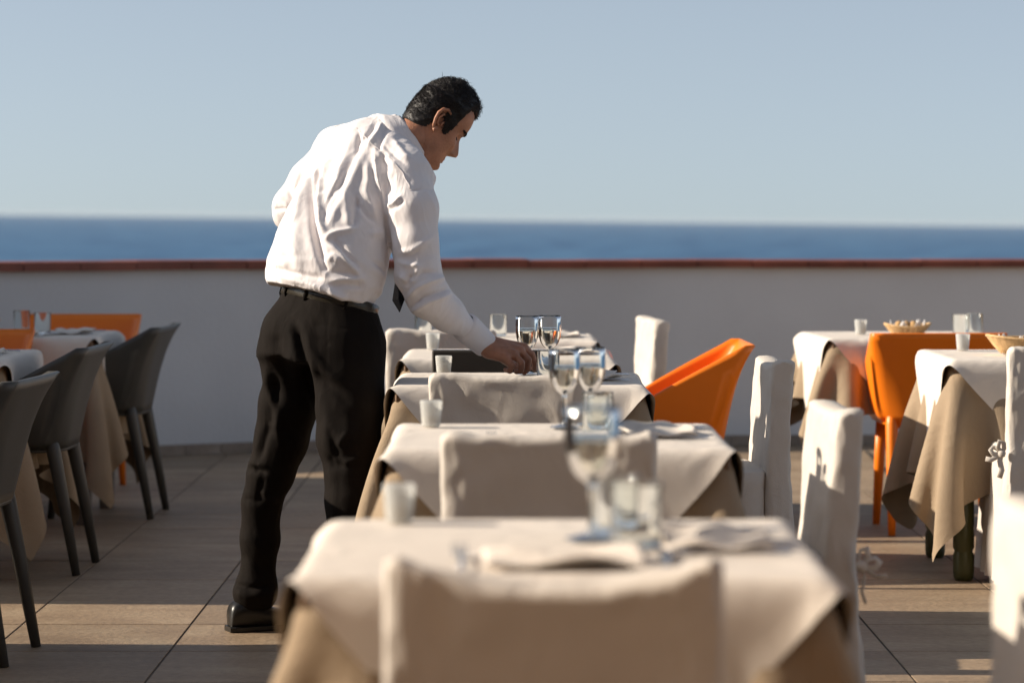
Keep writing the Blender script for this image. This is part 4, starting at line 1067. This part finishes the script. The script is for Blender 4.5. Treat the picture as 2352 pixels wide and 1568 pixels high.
# ear
def ear(side):
    out = []; pts = [(-.004, .000, -.030), (-.012, .004, -.022), (-.020, .010, -.006), (-.024, .015, .010), (-.020, .017, .024), (-.008, .015, .031), (.004, .010, .028), (.009, .004, .016), (.008, .001, .004)]
    bs = np.interp(0, [0], [.066])
    c = lambda q: hp(q[0] * 1.15 - .003, side * (bs + q[1] * 1.1 + .002), q[2] * 1.15 - .003)
    v, f = tube([c(q) for q in pts], [.0048, .0050, .0048, .0046, .0046, .0046, .0042, .0036, .002], 10)
    o = MB().add(v, f)
    v2 = [c(q) for q in pts] + [c((-.006, -.004, .0))]; n_ = len(pts)
    inner = MB(); f2 = [(i, i + 1, n_) for i in range(n_ - 1)]; o.add(v2, f2)
    v3, f3 = tube([c((.002, .003, .020)), c((-.009, .009, .016)), c((-.014, .009, .002)), c((-.009, .006, -.012)), c((-.001, .004, -.014))], [.003, .0038, .0036, .0036, .003], 8); o.add(v3, f3)
    v4, f4 = tube([c((.006, .001, .004)), c((.003, .004, -.004)), c((.004, .001, -.012))], [.003, .0042, .003], 8); o.add(v4, f4)
    v5, f5 = tube([c((-.002, .001, -.020)), c((-.004, .004, -.030)), c((.001, .001, -.033))], [.006, .0062, .004], 8); o.add(v5, f5)
    return o
for sd in (1, -1):
    e = ear(sd); pobj('ear', np.array(e.v), e.f, M_skin)
# eyes (lids nearly closed), brows, lips laid on the face surface
FRONT = np.where(Hl[:, 0] > .02)[0]
def onface(s0, u0, off=.001):
    i = FRONT[np.argmin((Hl[FRONT, 1] - s0) ** 2 + (Hl[FRONT, 2] - u0) ** 2)]
    j = np.argsort((Hl[FRONT, 1] - s0) ** 2 + (Hl[FRONT, 2] - u0) ** 2)[:4]; return hp(Hl[FRONT[j], 0].mean() + off, s0, u0)
for sd in (1, -1):
    v, f = tube([onface(sd * s0, u0, .0006) for s0, u0 in ((.020, -.0045), (.026, -.0072), (.032, -.0078), (.038, -.0068), (.043, -.004))], [.0008, .0016, .0019, .0016, .0008], 8); pobj('eyelashes', v, f, M_hair)
    br = MB(); rr = random.Random(5)
    for i in range(150):
        t = rr.random(); s0 = .011 + .036 * t
        b0 = onface(sd * s0, .0165 + .006 * math.sin(t * 2.6) + rr.uniform(-.0035, .0035), -.0003); d_ = s_r * sd * .8 + u_ * rr.uniform(-.1, .5) + f_ * (.25 - .8 * t)
        v, f = tube([b0, b0 + U(d_) * .004 + f_ * .0012, b0 + U(d_) * .008], [.0009, .0007, .0002], 3); br.add(v, f)
    pobj('eyebrow', np.array(br.v), br.f, M_hair)
v, f = tube([onface(s0, -.0795 + .0012 * (abs(s0) > .012), .0002) for s0 in (.021, .014, .007, 0, -.007, -.014, -.021)], [.0008, .0018, .0024, .0022, .0024, .0018, .0008], 8, .8)
pobj('lips', v, f, mat('lip_skin', (.36, .11, .07), .45))
# hair
def hairline(f, s, u):
    """> 0 where hair grows (metres inside the hairline)"""
    a_ = abs(s)
    front = np.interp(f, [-.12, -.085, -.055, -.028, -.012, .004, .014, .030, .036, .038, .042, .046, .060, .080, .092], [-.066, -.072, -.068, -.044, .010, .000, -.026, -.030, -.010, .030, .058, .080, .086, .088, .090])
    front = np.where((a_ < .042) & (f > .05), .080 - .004 * np.cos(a_ * 70), front)
    return u - front
hv = []; Hn, nu, nth = Hl, nu, nth
Nh = vnormals(Vh, np.array([q for q in Fh if len(q) == 4]))
dl = hairline(Hn[:, 0], Hn[:, 1], Hn[:, 2])
grow = np.clip(dl / .022, 0, 1) ** .7 * np.interp(Hn[:, 2] + .35 * Hn[:, 0], [-.09, -.05, .0, .06, .13], [.006, .005, .005, .009, .017]) 
lump = np.array([noise.fractal(Vector(p * 38), .7, 2, 3) for p in Hn]) * .0035 * np.clip(dl / .03, 0, 1)
Vc = Vh + Nh * (np.where(dl > 0, grow + lump + .0012, -.004))[:, None]
fc = [q for q in Fh[:-1] if len(q) == 4 and min(dl[i] for i in q) > -.006] + [Fh[-1]]
hair = pobj('hair', Vc, fc, M_hair)
st = MB(); rr = random.Random(11); ids = np.where(dl > .001)[0]; cnt = 0
for _ in range(9000):
    i = rr.choice(ids); up_ = Hn[i, 2]
    if rr.random() > (.35 + .65 * (up_ > -.03)): continue
    jit = f_ * rr.gauss(0, .0016) + s_r * rr.gauss(0, .0016) + u_ * rr.gauss(0, .0016)
    b0 = Vc[i] + jit; n_ = Nh[i]
    down = -f_ * .75 * np.sign(.02 - Hn[i, 0] * .0) - u_ * .5
    if Hn[i, 2] > .07: down = f_ * rr.uniform(-.6, 1.0) + s_r * rr.uniform(-.8, .8) + u_ * .3
    down = down - n_ * (down @ n_); ln = np.interp(up_, [-.05, .02, .09, .125], [.005, .008, .012, .020]) * rr.uniform(.6, 1.25)
    if rr.random() < .012 and up_ > .08: ln *= 2.0
    cv = rr.uniform(.25, 1.3); d1 = U(n_ * cv + U(down) * 1.0 + s_r * rr.gauss(0, .25)); d2 = U(U(down) + n_ * rr.uniform(-.5, .4) + f_ * rr.gauss(0, .4))
    p1 = b0 + d1 * ln * .5; p2 = p1 + d2 * ln * .35; p3 = p2 + U(d2 - n_ * rr.uniform(-.2, 1.1)) * ln * .3
    w_ = rr.uniform(.0003, .0007)
    v, f = tube([b0 - n_ * .002, p1, p2, p3], [w_, w_, w_ * .75, w_ * .2], 3); st.add(v, f[:-2]); cnt += 1
o = obj('hair_strands', mesh('hair_strands', np.array(st.v) - PO, st.f, M_hair), hair)
#END
